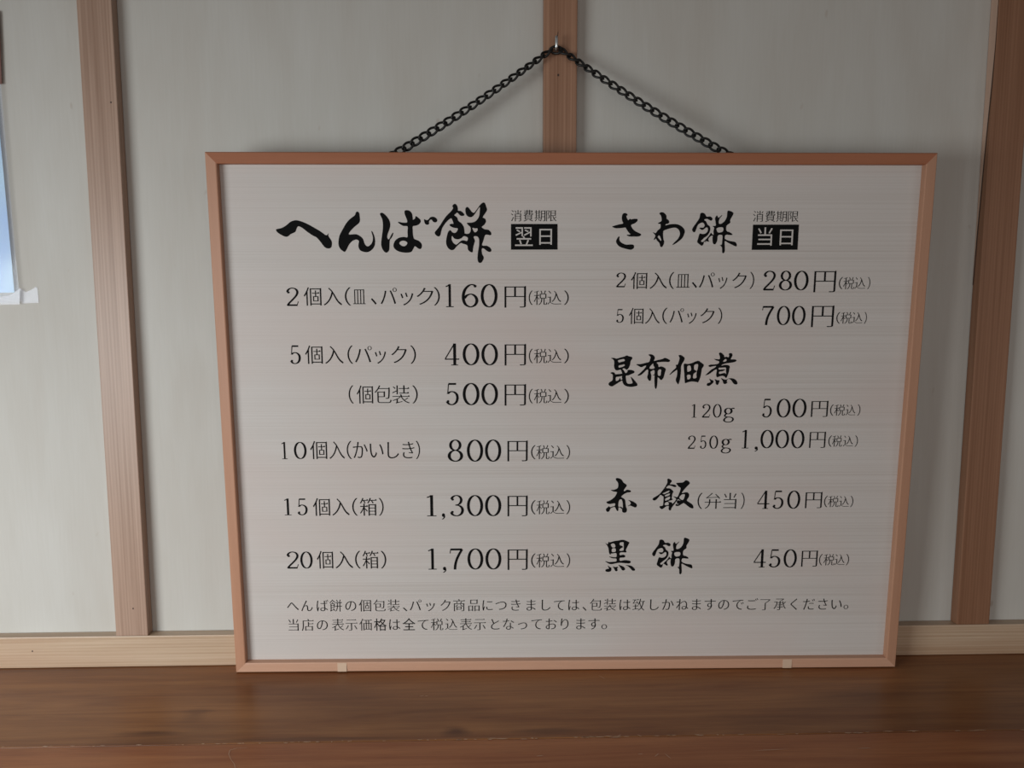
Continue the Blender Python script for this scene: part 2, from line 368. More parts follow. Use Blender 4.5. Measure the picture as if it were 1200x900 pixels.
# ---- outlines of the printed characters
GLYPHS = {
"、":[[273,-44,329,4,265,73,187,150,117,212,66,167,133,107,209,30]],
"。":[[194,232,150,225,110,207,77,177,54,139,44,92,54,45,77,6,110,-24,150,-42,194,-49,239,-42,279,-24,312,6,335,45,345,92,335,139,312,177,279,207,239,225],[194,-22,159,-16,129,2,107,27,94,58,91,92,94,125,107,156,129,181,159,199,194,205,230,199,260,181,282,156,295,125,298,92,295,58,282,27,260,2,230,-16]],
"い":[[220,686,131,688,133,672,135,639,135,611,136,535,139,439,146,344,171,209,208,110,255,47,301,15,357,3,396,10,429,29,466,69,504,132,538,215,482,277,468,229,447,173,422,125,388,86,358,74,318,87,278,132,252,192,232,270,220,364,215,448,213,530,213,601],[744,658,679,636,725,566,768,469,802,363,827,251,841,152,916,183,901,278,873,386,836,492,790,587]],
"お":[[721,676,696,634,766,593,849,538,909,490,939,538,879,581,796,633],[327,292,330,102,325,64,312,46,292,41,262,46,232,60,204,82,190,100,179,137,185,168,204,201,234,233,274,263],[123,607,125,555,251,550,327,553,326,410,326,342,262,310,203,271,155,228,121,182,109,135,120,94,162,44,211,10,265,-12,313,-20,339,-17,367,-4,380,10,394,43,399,91,395,319,466,341,540,354,615,359,672,353,721,335,754,311,779,273,790,216,779,155,759,121,722,87,674,63,621,48,582,43,541,41,511,41,530,-16,567,-14,608,-10,651,-3,724,21,782,54,826,97,854,151,865,217,854,273,815,333,762,371,695,395,616,404,548,400,475,388,394,366,394,414,396,561,470,570,541,582,606,596,604,650,546,635,475,621,397,610,402,730,407,787,325,787,329,728,328,602,249,599]],
"か":[[782,662,722,635,758,585,799,510,837,429,868,350,887,291,956,324,911,430,844,563],[81,549,87,486,175,498,310,513,282,409,248,304,205,195,155,90,104,8,174,-19,228,79,278,192,320,306,354,414,383,520,492,527,529,524,557,515,579,496,597,454,600,406,598,339,593,271,584,205,571,147,555,98,543,73,527,55,508,44,486,38,463,37,427,39,382,46,345,56,354,-2,391,-10,432,-15,471,-17,506,-15,537,-8,565,4,590,25,612,57,635,114,653,184,664,262,671,341,673,416,663,484,643,522,608,552,561,569,513,573,395,566,423,722,433,769,347,778,344,719,336,645,320,560,167,549]],
"き":[[292,256,227,269,211,235,196,190,190,138,202,81,240,29,307,-9,390,-29,495,-36,577,-34,655,-28,727,-19,729,37,660,25,582,18,494,16,408,21,341,37,299,61,271,96,261,152,265,194,278,232],[506,699,516,661,407,659,296,663,182,673,185,624,308,616,424,614,528,617,559,529,584,464,451,456,309,457,163,468,165,417,320,410,470,411,604,419,632,361,659,313,698,249,533,268,529,231,601,222,680,212,744,199,776,247,742,287,666,425,854,462,846,514,796,499,728,484,647,471,620,542,594,623,669,634,735,648,795,663,787,712,725,694,656,678,582,667,558,786,482,776]],
"く":[[690,738,630,792,579,731,489,648,379,556,284,478,240,438,211,395,209,376,232,335,277,294,384,203,500,102,592,14,655,-53,713,1,596,109,460,224,346,317,315,347,304,366,303,405,314,423,343,452,629,688]],
"ご":[[219,679,219,622,299,616,386,612,482,611,577,613,671,618,749,623,749,681,671,674,578,669,481,667,384,668,294,672],[250,277,177,284,169,253,161,207,157,157,170,100,210,47,280,6,367,-16,476,-24,611,-19,727,-7,815,11,814,73,727,53,608,39,474,34,386,40,317,59,274,84,245,121,235,175,237,212,243,250],[779,791,738,773,760,739,788,689,807,652,850,672],[889,831,849,814,871,781,900,731,919,694,962,713]],
"さ":[[300,303,234,318,213,271,195,218,188,164,201,101,241,45,309,2,393,-22,496,-30,598,-27,683,-19,753,-8,755,47,684,34,597,26,500,23,417,29,349,46,305,72,274,111,263,173,267,220,282,267],[160,619,162,563,313,554,453,554,580,561,623,468,665,390,717,308,536,324,532,281,614,274,704,265,770,254,801,297,761,347,723,407,685,478,644,567,723,579,794,593,858,609,852,664,784,644,707,627,630,615,607,686,592,745,583,786,507,776,528,710,562,607,435,603,301,606]],
"し":[[337,767,242,768,249,678,239,172,252,87,282,35,337,-10,402,-32,480,-39,599,-26,698,9,779,59,843,116,888,170,841,226,800,171,743,113,672,64,586,31,483,19,427,24,379,43,349,68,323,121,317,180,329,678]],
"す":[[570,381,570,321,562,280,539,242,512,225,480,219,445,224,414,240,392,264,379,295,376,330,380,367,393,400,415,425,445,442,479,448,505,445,528,436,547,421,562,400],[98,641,100,588,235,596,389,602,547,605,548,479,523,487,502,490,480,491,428,484,382,462,343,429,316,384,305,329,316,271,342,228,379,198,421,180,467,174,497,177,524,184,577,214,530,134,488,89,433,52,368,23,308,5,356,-42,471,6,556,68,612,141,643,220,653,301,649,348,636,390,621,420,619,606,635,606,926,601,927,651,636,652,619,652,620,729,624,780,539,780,544,729,546,651]],
"だ":[[509,456,509,405,693,416,752,414,809,410,859,404,861,456,690,465],[523,213,454,220,448,191,442,152,440,114,449,72,479,31,532,0,598,-16,682,-22,752,-20,816,-15,873,-7,875,50,816,39,750,32,683,30,608,36,557,51,532,70,517,97,512,135],[755,730,714,712,736,679,764,629,783,592,825,611],[865,771,826,754,848,720,876,671,896,633,938,652],[191,594,74,601,76,547,190,543,289,546,260,426,213,270,155,108,98,-11,176,-38,227,87,283,252,329,409,363,554,433,563,503,574,570,588,570,642,374,606,392,694,407,760,319,768,316,698,300,599]],
"っ":[[169,389,194,329,245,349,325,380,419,411,515,436,601,446,661,438,710,415,746,379,766,335,773,284,749,189,690,124,604,81,491,53,374,43,396,-11,544,8,668,47,768,110,829,191,849,284,835,358,800,417,749,459,684,485,607,494,533,488,455,472,378,451,310,430,257,413]],
"つ":[[82,512,110,446,172,471,268,508,381,546,499,575,608,587,685,577,747,548,791,504,816,449,824,386,795,268,722,187,617,133,479,99,335,86,361,26,534,48,682,93,804,169,880,268,905,387,889,476,845,546,781,597,702,627,610,638,519,631,424,612,331,586,250,561,186,540]],
"て":[[89,652,95,589,238,612,417,632,601,652,515,588,464,534,421,466,391,387,379,298,401,190,469,94,559,33,664,-4,773,-19,793,41,701,51,606,81,531,128,476,203,455,316,464,391,492,468,538,540,602,601,682,643,745,655,817,659,880,660,880,716,613,698,175,657]],
"で":[[83,646,89,583,232,606,411,626,595,646,509,582,458,528,415,460,385,381,373,292,395,184,463,88,553,27,658,-10,767,-25,787,35,695,45,600,75,525,122,470,196,449,309,458,384,486,461,532,534,596,595,676,637,739,649,811,653,874,654,874,710,607,692,169,651],[732,507,694,490,716,456,743,408,763,368,804,387,783,425,753,475],[841,549,805,532,828,498,856,450,876,410,917,430,895,468,863,517]],
"と":[[308,766,238,737,282,637,331,532,383,432,321,384,273,338,236,289,212,236,203,178,218,110,261,53,334,12,421,-9,525,-16,645,-12,752,-3,839,9,839,74,749,57,636,44,521,40,434,46,365,65,322,92,293,130,282,187,287,233,304,277,334,319,376,360,427,397,535,462,645,520,732,564,803,603,770,656,704,612,634,575,543,527,442,469,392,566,346,668]],
"な":[[887,470,921,520,861,559,776,607,699,645,670,602,740,566,824,516],[624,177,625,120,623,88,608,50,587,28,558,15,512,9,468,13,433,26,414,40,400,63,393,101,401,137,412,154,439,175,476,188,519,192,556,190,591,185],[685,473,612,473,623,221,522,231,460,225,408,207,366,180,333,133,325,93,333,51,361,11,409,-19,461,-34,522,-39,585,-32,632,-14,671,20,687,49,695,94,694,149,763,109,817,68,858,33,891,85,837,126,769,167,691,202,684,377],[445,783,364,790,360,745,349,686,333,617,219,612,100,619,103,568,219,565,319,568,281,479,242,399,197,319,150,243,107,187,171,154,214,217,263,300,309,388,351,478,389,576,452,586,512,598,569,612,567,663,520,649,467,637,405,626]],
"に":[[458,663,458,607,588,599,737,599,865,607,865,664,741,653,588,652],[489,257,424,263,417,230,410,192,408,157,416,116,444,75,495,43,561,25,649,19,745,22,828,29,897,40,895,100,818,85,736,77,649,74,577,79,526,94,500,113,483,138,478,176,479,204,484,234],[258,741,177,748,171,689,155,580,135,439,126,288,131,161,145,52,162,-21,230,-16,228,7,232,53,248,116,274,198,299,269,264,296,205,146,195,302,203,431,223,570,244,686]],
"ね":[[295,720,289,613,145,595,82,594,88,536,286,563,277,444,215,351,132,237,64,149,104,93,270,332,269,277,266,21,264,-26,345,-26,341,23,337,264,341,404,395,455,459,508,525,552,591,582,654,594,702,585,742,558,777,506,794,447,800,377,791,225,740,244,693,253,644,256,590,250,544,234,509,208,480,165,473,131,481,88,506,50,549,20,595,7,648,2,701,7,745,22,782,46,812,81,841,136,930,48,963,99,929,132,892,164,857,190,866,250,871,306,872,366,862,458,835,535,798,587,741,626,668,640,604,631,537,606,472,569,410,526,346,472,352,547,389,606,369,630,359,627,379,779,293,782],[783,177,764,129,745,96,719,70,684,53,642,47,607,50,577,61,559,74,543,96,536,135,543,169,553,184,576,202,605,213,638,217,688,212,735,199]],
"の":[[481,655,465,549,447,458,424,371,394,281,364,213,334,165,298,132,269,124,241,131,207,158,184,197,169,250,164,318,176,403,214,488,278,564,366,622],[558,656,656,633,732,586,787,520,818,441,828,353,816,257,779,178,723,116,652,72,575,45,500,33,533,-19,659,11,762,64,838,138,888,234,906,350,887,465,835,563,755,639,651,688,525,706,389,686,271,629,177,543,114,435,90,311,101,221,130,148,171,97,213,68,266,56,320,69,364,100,411,160,455,246,495,356,521,451,541,548]],
"は":[[249,753,168,759,163,700,146,586,126,435,117,279,123,153,137,47,154,-25,220,-20,219,3,222,49,239,113,265,193,289,262,255,289,197,138,186,293,194,427,213,575,235,697],[678,197,679,150,677,113,663,72,643,48,615,35,568,29,526,33,489,44,468,58,451,81,443,120,451,158,463,176,492,197,530,209,574,213,611,211,646,205],[745,758,662,758,665,709,665,573,569,571,401,579,401,528,567,521,665,523,676,242,580,251,511,244,456,225,415,196,384,149,377,112,384,73,409,35,456,3,511,-13,582,-19,649,-11,701,14,727,41,747,83,753,130,753,164,811,127,862,87,906,47,940,99,888,142,823,185,750,220,737,528,911,547,911,600,738,577,741,710]],
"ば":[[224,742,144,749,139,689,122,576,103,425,93,269,99,143,113,36,130,-36,196,-31,194,-8,197,38,214,102,241,182,265,251,231,278,173,127,162,283,170,416,189,565,211,687],[811,780,771,768,819,647,861,662],[911,811,872,798,888,766,908,716,921,679,962,694],[654,186,655,140,653,102,639,61,619,38,591,25,544,19,502,23,466,34,444,48,427,70,419,109,427,147,439,165,468,186,505,198,549,202,586,200,622,195],[721,748,638,748,641,698,641,562,544,560,377,568,377,517,543,511,641,513,652,231,556,240,487,233,432,214,392,185,361,139,353,102,361,63,386,24,432,-8,487,-25,558,-31,624,-23,677,3,703,31,723,72,729,120,729,153,787,116,838,76,882,36,915,87,863,131,798,174,726,209,713,517,887,536,887,589,714,566,716,699]],
"へ":[[69,273,130,211,183,281,362,512,381,535,405,551,422,553,447,540,471,516,658,293,733,210,814,122,887,49,939,109,854,190,767,278,695,355,628,432,559,513,494,584,457,612,426,623,393,620,364,605,330,573,264,493,195,405,134,334]],
"ま":[[502,190,503,111,497,65,480,39,462,25,430,15,395,12,340,16,299,29,276,45,260,68,253,106,261,143,274,161,306,182,349,195,403,200],[187,461,188,410,436,396,495,396,499,236,413,242,336,235,274,217,222,182,193,141,185,100,192,60,219,20,268,-12,328,-28,404,-34,469,-27,517,-8,555,26,570,54,578,94,576,169,641,141,695,112,744,79,788,45,820,17,855,72,821,99,771,132,713,166,646,196,572,221,564,398,659,403,750,410,842,421,843,472,755,460,662,451,564,445,564,469,564,609,834,632,835,681,748,669,657,660,564,654,565,727,570,782,491,782,494,734,494,651,446,651,364,654,269,662,192,673,193,623,271,615,364,609,447,606,493,606,493,469,493,442,437,442,358,444,267,451]],
"ら":[[336,772,321,718,431,693,579,663,702,642,716,696,600,713,451,742],[309,591,230,601,220,481,201,329,183,218,252,201,276,244,323,292,378,332,442,361,514,379,592,385,652,378,703,357,741,324,760,292,771,235,750,149,694,87,603,46,469,27,306,35,323,-23,519,-24,665,5,772,65,832,145,849,234,836,299,800,353,747,394,679,421,597,431,528,427,461,413,397,390,336,357,266,305]],
"り":[[333,777,252,780,245,706,232,607,220,491,214,383,216,321,220,268,224,236,297,242,294,275,293,315,295,353,313,437,351,523,405,599,478,658,551,678,608,665,653,628,689,560,706,483,712,394,692,251,637,152,558,86,450,38,337,13,370,-38,505,-3,620,54,709,136,768,247,790,395,778,511,745,604,696,672,639,711,564,726,495,714,431,680,375,630,329,570,289,500,300,598,316,701]],
"ん":[[534,735,459,766,427,698,378,607,303,465,219,298,140,132,85,1,162,-26,179,31,211,117,243,193,270,241,304,286,345,324,392,351,443,362,471,358,493,346,508,328,516,305,518,280,522,90,530,55,548,24,569,3,613,-18,665,-25,741,-13,806,20,861,75,906,148,939,230,881,278,865,222,836,155,796,96,739,49,679,34,650,37,626,47,614,59,598,89,595,117,591,302,582,344,564,375,539,395,510,407,476,411,448,409,420,403,391,392,362,376,302,329,509,696]],
"ク":[[525,769,444,795,418,726,386,665,339,595,278,522,199,449,116,390,168,350,225,391,281,438,331,488,376,538,421,596,768,596,747,524,722,459,690,392,651,327,606,267,547,204,479,146,399,93,308,47,220,16,273,-32,373,10,463,58,540,112,607,170,665,233,715,299,759,370,795,441,824,509,845,574,863,618,805,654,790,649,766,645,740,644,454,644,487,701]],
"ッ":[[483,564,419,542,441,486,471,402,488,346,554,369],[838,510,760,535,749,470,729,395,701,324,667,258,627,200,573,140,510,87,442,43,371,7,314,-14,362,-63,425,-35,493,2,560,48,623,103,682,168,722,222,756,281,785,342,808,406,826,471],[251,514,187,489,210,437,245,347,266,284,333,309]],
"パ":[[781,697,782,719,790,741,804,759,824,771,849,776,873,771,894,759,908,741,916,719,917,697,916,675,908,654,894,636,873,624,849,619,824,624,804,636,790,654,782,675],[739,697,747,663,764,635,789,614,817,602,849,597,880,602,909,614,933,635,951,663,959,697,951,731,933,759,909,780,880,793,849,798,817,793,789,780,764,759,747,731],[223,299,182,209,130,114,77,36,149,5,198,83,249,176,292,270,331,382,363,495,384,581,399,642,317,660,298,546,263,416],[714,341,757,226,796,107,823,7,905,34,874,129,831,252,787,364,740,477,687,589,646,670,576,647,618,565,669,452]],
"了":[[101,743,101,707,790,707,669,604,572,534,468,474,468,18,464,-13,453,-22,437,-24,273,-23,273,-25,283,-53,284,-61,373,-60,440,-58,485,-50,502,-45,516,-39,528,-28,536,-9,539,17,539,470,610,512,685,562,758,617,825,675,871,720,834,747,819,743]],
"価":[[331,491,331,-48,392,-48,392,17,874,17,874,-43,938,-43,944,481,930,517,878,491,755,491,755,685,947,685,951,720,912,769,862,724,317,724,317,685,506,685,506,491],[568,685,692,685,692,491,568,491],[392,53,392,455,511,455,511,53],[874,53,749,53,749,455,874,455],[568,455,692,455,692,53,568,53],[255,822,224,745,182,659,134,577,82,503,30,443,60,390,85,417,117,456,159,516,159,-64,221,-64,221,616,254,679,287,748,310,805]],
"個":[[549,353,724,353,724,177,549,177],[345,770,345,-69,408,-69,408,-10,858,-10,858,-62,924,-62,930,760,916,796,864,770],[408,38,408,723,858,723,858,38],[497,389,497,141,778,141,778,389,662,389,662,519,818,519,822,553,783,602,733,557,662,557,662,671,607,671,607,557,456,557,456,519,607,519,607,389],[239,825,209,743,169,655,124,572,75,496,24,433,57,369,85,403,118,447,157,507,157,-71,223,-71,223,625,251,686,279,751,299,807]],
"入":[[309,759,364,714,417,658,464,597,415,428,354,285,273,161,172,58,61,-15,110,-58,215,15,311,108,392,218,459,346,517,509,587,371,650,247,723,130,815,26,926,-54,929,-40,943,-8,952,10,794,146,686,314,596,490,489,660,341,803]],
"全":[[493,851,423,757,338,669,240,589,135,519,26,462,45,444,64,422,78,401,197,469,197,404,461,404,461,248,203,248,203,181,461,181,461,16,76,16,76,-52,929,-52,929,16,539,16,539,181,809,181,809,248,539,248,539,404,809,404,809,470,925,397,939,420,958,442,977,460,881,514,789,573,702,639,619,712,542,794,559,820],[200,471,267,517,331,567,392,622,448,679,500,739,597,638,699,550,807,471]],
"円":[[844,717,844,384,531,384,531,717],[94,753,94,-62,162,-62,162,348,844,348,844,20,840,-11,830,-21,817,-24,677,-23,691,-60,769,-59,826,-56,864,-49,879,-44,891,-37,902,-25,910,-6,912,20,918,743,904,779,852,753],[162,384,162,717,464,717,464,384]],
"包":[[304,829,270,760,223,682,168,609,107,544,53,498,97,459,149,506,208,569,270,650,801,650,791,410,779,283,760,216,749,206,741,202,724,202,638,204,639,200,645,174,646,165,758,164,780,168,798,175,822,198,833,217,846,274,855,365,862,495,869,670,874,686,835,735,785,690,300,690,363,812],[265,479,536,479,536,285,265,285],[199,515,199,81,204,34,223,-2,260,-27,320,-40,400,-44,779,-44,846,-39,897,-22,928,9,944,44,954,97,932,103,905,114,890,122,886,84,872,35,852,11,825,0,779,-3,395,-3,339,-1,299,7,281,18,269,41,265,81,265,249,601,249,607,505,593,541,541,515]],
"品":[[298,744,705,744,705,519,298,519],[233,780,233,482,774,482,780,770,766,806,714,780],[87,340,87,-63,151,-63,151,-8,368,-8,368,-53,435,-53,441,330,427,366,375,340],[151,29,151,304,368,304,368,29],[553,340,553,-63,617,-63,617,-8,853,-8,853,-56,921,-56,927,330,913,366,861,340],[617,29,617,304,853,304,853,29]],
"商":[[283,637,337,536,396,560,340,656],[571,406,635,359,706,304,756,260,791,300,739,342,669,394,603,439],[395,432,348,387,287,339,229,301,255,255,318,301,386,360,438,413],[660,650,643,614,617,565,585,514,121,514,121,-69,187,-69,187,469,819,469,819,4,816,-16,807,-24,794,-25,666,-26,681,-64,754,-64,808,-62,843,-55,857,-50,868,-43,876,-33,881,-18,882,3,888,504,874,540,822,514,649,514,728,635],[317,268,317,10,375,10,375,59,679,59,685,258,671,294,619,268],[375,231,622,231,622,95,375,95],[449,818,489,723,64,723,64,677,937,677,941,719,902,768,852,723,561,723,512,834]],
"店":[[295,274,295,-51,361,-51,361,-11,793,-11,793,-50,861,-50,867,264,853,300,801,274,583,274,583,440,909,440,913,474,874,523,824,478,583,478,583,597,515,597,515,274],[361,25,361,235,793,235,793,25],[481,808,536,703,129,703,129,456,128,363,121,261,106,156,79,53,42,-29,95,-64,136,22,168,131,187,245,196,356,198,456,198,662,940,662,944,699,905,748,855,703,602,703,580,754,557,794,538,821]],
"弁":[[56,325,56,289,294,289,276,208,251,145,209,82,145,23,72,-22,105,-55,193,-1,263,62,310,129,340,200,358,289,649,289,649,-60,718,-60,718,289,945,289,949,321,910,370,860,325,718,325,718,475,649,475,649,325,361,325,361,362,361,474,294,474,294,363,294,325],[136,527,195,537,376,549,786,570,847,495,891,527,831,595,740,685,659,762,621,738,762,598,218,576,339,670,423,743,488,806,434,825,351,739,263,661,203,615,171,592,142,576,122,569]],
"当":[[141,759,182,697,226,613,251,554,308,581,282,636,234,714,189,778],[802,787,772,717,727,628,691,566,737,548,777,609,827,695,865,766],[119,20,119,-19,794,-19,794,-63,865,-63,871,458,857,494,805,468,536,468,536,822,462,822,462,468,139,468,139,429,794,429,794,248,172,248,172,212,794,212,794,20]],
"承":[[292,188,292,150,473,150,473,25,470,0,461,-8,447,-11,310,-9,327,-55,402,-54,458,-50,496,-42,511,-37,523,-29,533,-18,539,0,541,25,541,150,717,150,721,184,682,233,632,188,541,188,541,309,672,309,676,342,637,391,587,346,541,346,541,464,655,464,655,500,541,500,541,584,638,638,731,702,800,763,766,787,750,784,205,784,205,743,711,743,617,673,546,629,473,594,473,500,356,500,356,464,473,464,473,346,338,346,338,309,473,309,473,188],[73,568,73,527,266,527,235,397,199,292,155,200,103,121,53,67,64,58,86,36,95,25,154,90,214,182,265,294,307,423,334,557,295,571,282,568],[733,599,676,589,701,458,738,325,785,207,846,108,912,37,920,50,940,73,951,85,914,120,874,172,839,232,809,299,780,380,835,433,889,490,932,540,887,575,860,537,819,486,767,428]],
"日":[[249,371,756,371,756,52,249,52],[249,407,249,716,756,716,756,407],[180,753,180,-50,249,-50,249,15,756,15,756,-45,828,-45,834,743,820,779,768,753]],
"期":[[179,131,147,73,99,10,54,-34,101,-68,149,-17,201,51,237,114],[335,107,367,65,404,9,424,-30,475,0,452,37,414,88,379,131],[858,734,858,549,647,549,647,734],[583,778,583,427,582,336,575,238,560,139,535,43,497,-35,548,-72,575,-21,600,45,619,115,633,187,642,272,858,272,858,17,855,-6,847,-14,836,-16,725,-15,741,-64,804,-63,852,-60,885,-52,898,-46,909,-38,918,-25,923,-7,924,16,930,768,916,804,864,778],[858,506,858,316,645,316,647,427,647,506],[390,816,390,695,202,695,202,816,140,816,140,695,55,695,55,652,140,652,140,219,41,219,41,176,528,176,528,219,454,219,454,652,528,652,528,695,454,695,454,816],[202,652,390,652,390,539,202,539],[202,503,390,503,390,381,202,381],[202,344,390,344,390,219,202,219]],
"格":[[575,667,794,667,760,606,721,549,675,496,631,546,593,597,563,648],[202,840,202,626,52,626,52,555,193,555,170,471,141,386,106,306,68,234,28,175,42,155,57,131,67,109,116,188,162,287,202,397,202,-79,273,-79,273,425,355,299,400,356,273,511,273,555,387,555,363,535,422,484,456,516,489,551,521,590,551,543,586,496,626,450,573,409,518,372,460,340,401,313,341,291,384,230,462,262,462,-81,532,-81,532,-37,811,-37,811,-77,884,-77,884,270,930,252,977,315,919,335,865,359,815,386,769,416,726,449,766,495,803,544,836,597,865,653,889,713,842,735,828,732,612,732,654,822,582,841,556,780,524,722,487,667,447,616,403,570,403,626,273,626,273,840],[532,29,532,222,811,222,811,29],[511,287,569,320,624,358,676,401,728,359,785,321,847,287]],
"消":[[864,798,839,744,801,677,772,630,820,609,852,655,891,720,922,775],[366,771,400,719,435,651,453,605,508,632,488,677,450,741,413,793],[102,782,156,750,218,706,258,671,290,711,249,744,188,783,130,815],[54,515,110,483,174,439,216,405,246,446,204,478,141,517,81,549],[81,-16,133,-55,183,37,238,149,285,252,240,288,190,182,130,68],[449,326,826,326,826,189,449,189],[449,363,449,498,826,498,826,363],[608,827,608,541,383,541,383,-66,449,-66,449,153,826,153,826,15,823,-8,814,-16,803,-18,687,-17,701,-60,767,-60,818,-57,852,-50,865,-45,876,-37,884,-25,890,-8,891,14,897,531,883,567,831,541,675,541,675,827]],
"皿":[[145,715,145,40,44,40,44,2,958,2,958,40,864,40,870,705,856,741,804,715],[210,40,210,679,361,679,361,40],[425,40,425,679,578,679,578,40],[642,40,642,679,796,679,796,40]],
"示":[[235,332,213,280,178,213,138,151,93,94,59,60,104,30,142,70,188,128,231,192,270,261,295,315],[705,310,764,221,826,110,860,29,919,56,882,136,817,241,753,330],[153,747,153,711,849,711,853,743,814,792,764,747],[64,504,64,468,465,468,465,19,461,-11,452,-19,438,-21,302,-19,303,-23,312,-52,313,-60,390,-59,448,-56,488,-49,504,-44,517,-37,528,-26,536,-8,538,18,538,468,937,468,941,500,902,549,852,504]],
"税":[[516,589,838,589,838,374,516,374],[452,625,452,337,562,337,549,231,529,150,494,76,437,12,368,-29,373,-34,390,-57,395,-67,477,-19,540,47,583,126,610,218,627,337,716,337,716,29,719,-8,724,-23,738,-39,765,-48,798,-51,882,-51,914,-46,935,-31,946,-14,957,31,962,83,940,90,916,102,907,108,906,70,903,33,896,-1,887,-13,878,-15,806,-15,790,-13,780,-2,778,29,778,337,904,337,904,625,783,625,868,803,807,824,789,772,760,701,724,625,532,629,627,677,610,716,578,775,547,821,501,801,527,757,557,696,584,625],[364,816,279,787,169,759,65,739,76,710,216,733,216,538,52,538,52,499,213,499,179,411,148,340,112,272,74,212,39,166,68,115,111,176,161,265,216,389,216,-64,282,-64,282,408,379,273,409,315,282,446,282,499,415,499,419,534,380,583,330,538,282,538,282,748,390,782]],
"箱":[[567,305,840,305,840,180,567,180],[567,341,567,463,840,463,840,341],[567,144,840,144,840,16,567,16],[500,508,500,-67,567,-67,567,-23,840,-23,840,-61,910,-61,916,498,902,534,850,508],[186,832,168,782,142,723,112,667,78,616,49,581,100,548,127,582,159,629,193,691,235,691,259,639,276,596,293,545,238,545,238,431,63,431,63,384,231,384,195,304,160,240,121,178,80,124,45,86,57,73,74,51,82,39,129,96,181,173,238,272,238,-68,304,-68,304,271,420,138,457,183,304,325,304,384,463,384,467,427,428,476,378,431,304,431,304,561,345,578,300,691,485,691,489,728,450,777,400,732,215,732,248,818],[579,832,563,783,538,726,508,672,474,623,443,590,494,556,522,588,554,632,588,690,650,690,687,635,715,587,730,555,784,578,772,600,749,637,711,690,945,690,949,728,910,777,860,732,611,732,642,818]],
"翌":[[266,194,287,143,311,75,324,28,385,46,370,91,344,156,321,208],[137,649,280,585,299,615,156,674],[557,646,714,583,732,614,574,671],[449,364,493,286,135,286,135,250,870,250,874,282,835,331,785,286,559,286,501,380],[684,207,664,150,632,75,593,-5,51,-5,51,-43,952,-43,956,-9,917,40,867,-5,653,-5,694,74,725,142,748,196],[82,451,98,414,382,543,382,400,446,400,452,769,438,805,386,779,82,779,82,740,382,740,382,575],[517,452,534,417,824,558,824,391,888,391,894,769,880,805,828,779,519,779,519,742,824,742,824,590]],
"致":[[77,458,108,466,202,477,406,497,428,450,474,475,449,521,406,589,369,643,329,624,392,525,132,505,188,585,226,646,267,724,494,724,498,756,459,805,409,760,55,760,55,724,201,724,158,637,128,582,106,548,91,525,75,507,63,500],[45,35,52,-9,504,72,503,110,309,77,309,261,483,261,487,293,448,342,398,297,309,297,309,411,243,411,243,297,70,297,70,261,243,261,243,66],[620,601,815,601,791,458,762,346,717,231,668,344,634,450,608,567],[613,824,595,738,568,639,535,546,496,463,456,399,499,356,570,476,604,358,639,265,685,172,647,122,606,79,560,39,508,4,460,-22,487,-64,535,-38,584,-5,630,31,671,70,716,124,758,69,795,30,834,-5,877,-36,917,-59,923,-48,941,-24,947,-17,912,2,866,36,825,76,787,121,750,172,788,246,818,320,843,401,864,489,883,601,951,601,955,634,916,683,866,638,634,638,677,813]],
"表":[[253,-65,284,-51,380,-17,584,49,577,90,331,17,331,261,386,302,439,345,493,399,553,270,622,168,707,83,806,15,916,-33,951,12,905,27,850,53,798,82,751,117,696,164,773,214,840,261,890,301,846,333,801,292,740,244,672,193,624,257,589,318,553,398,930,398,934,433,895,482,845,437,532,437,532,552,854,552,858,584,819,633,769,588,532,588,532,699,898,699,902,734,863,783,813,738,532,738,532,827,464,827,464,738,109,738,109,699,464,699,464,588,160,588,160,552,464,552,464,437,69,437,69,398,430,398,341,326,270,279,195,236,117,200,53,176,86,135,138,156,195,182,262,218,262,55,260,32,255,14,247,-2,236,-13,230,-18]],
"装":[[84,743,121,715,164,676,190,648,225,682,198,709,154,744,114,772],[451,366,486,296,56,296,56,260,442,260,345,199,274,164,198,133,119,108,55,93,81,59,136,74,196,93,264,120,264,39,262,15,254,-4,241,-20,226,-30,218,-33,234,-71,264,-60,361,-35,572,12,573,46,329,-4,329,150,387,182,441,217,494,261,557,161,628,85,712,22,810,-27,917,-61,923,-48,938,-24,942,-20,867,0,783,35,691,90,771,129,832,163,875,190,839,217,795,186,735,148,668,112,623,156,589,198,549,260,945,260,949,292,910,341,860,296,556,296,510,383],[628,827,628,689,390,689,390,649,628,649,628,464,420,464,420,424,912,424,916,460,877,509,827,464,695,464,695,649,931,649,935,685,896,734,846,689,695,689,695,827],[47,476,64,436,276,534,276,382,338,382,338,827,276,827,276,577]],
"費":[[252,295,760,295,760,223,252,223],[252,186,760,186,760,113,252,113],[252,403,760,403,760,331,252,331],[351,63,266,27,162,-4,63,-27,109,-74,214,-43,322,-3,407,37],[599,35,704,2,807,-36,887,-71,935,-30,862,-1,764,32,657,69,830,74,830,433,858,433,876,435,891,441,905,450,916,467,925,498,931,544,932,563,645,563,645,633,870,633,876,770,862,806,810,780,645,780,645,835,580,835,580,780,419,780,419,835,357,835,357,780,111,780,111,739,357,739,357,673,155,673,131,523,312,523,271,492,233,471,185,452,127,435,63,421,93,371,185,394,185,74,639,74],[210,633,356,633,352,607,348,586,339,563,199,563],[419,633,580,633,580,563,407,563],[419,739,580,739,580,673,419,673],[645,739,807,739,807,673,645,673],[865,523,851,478,844,473,836,472,826,471,762,474,773,441,304,441,346,472,369,495,389,523,580,523,580,454,645,454,645,523]],
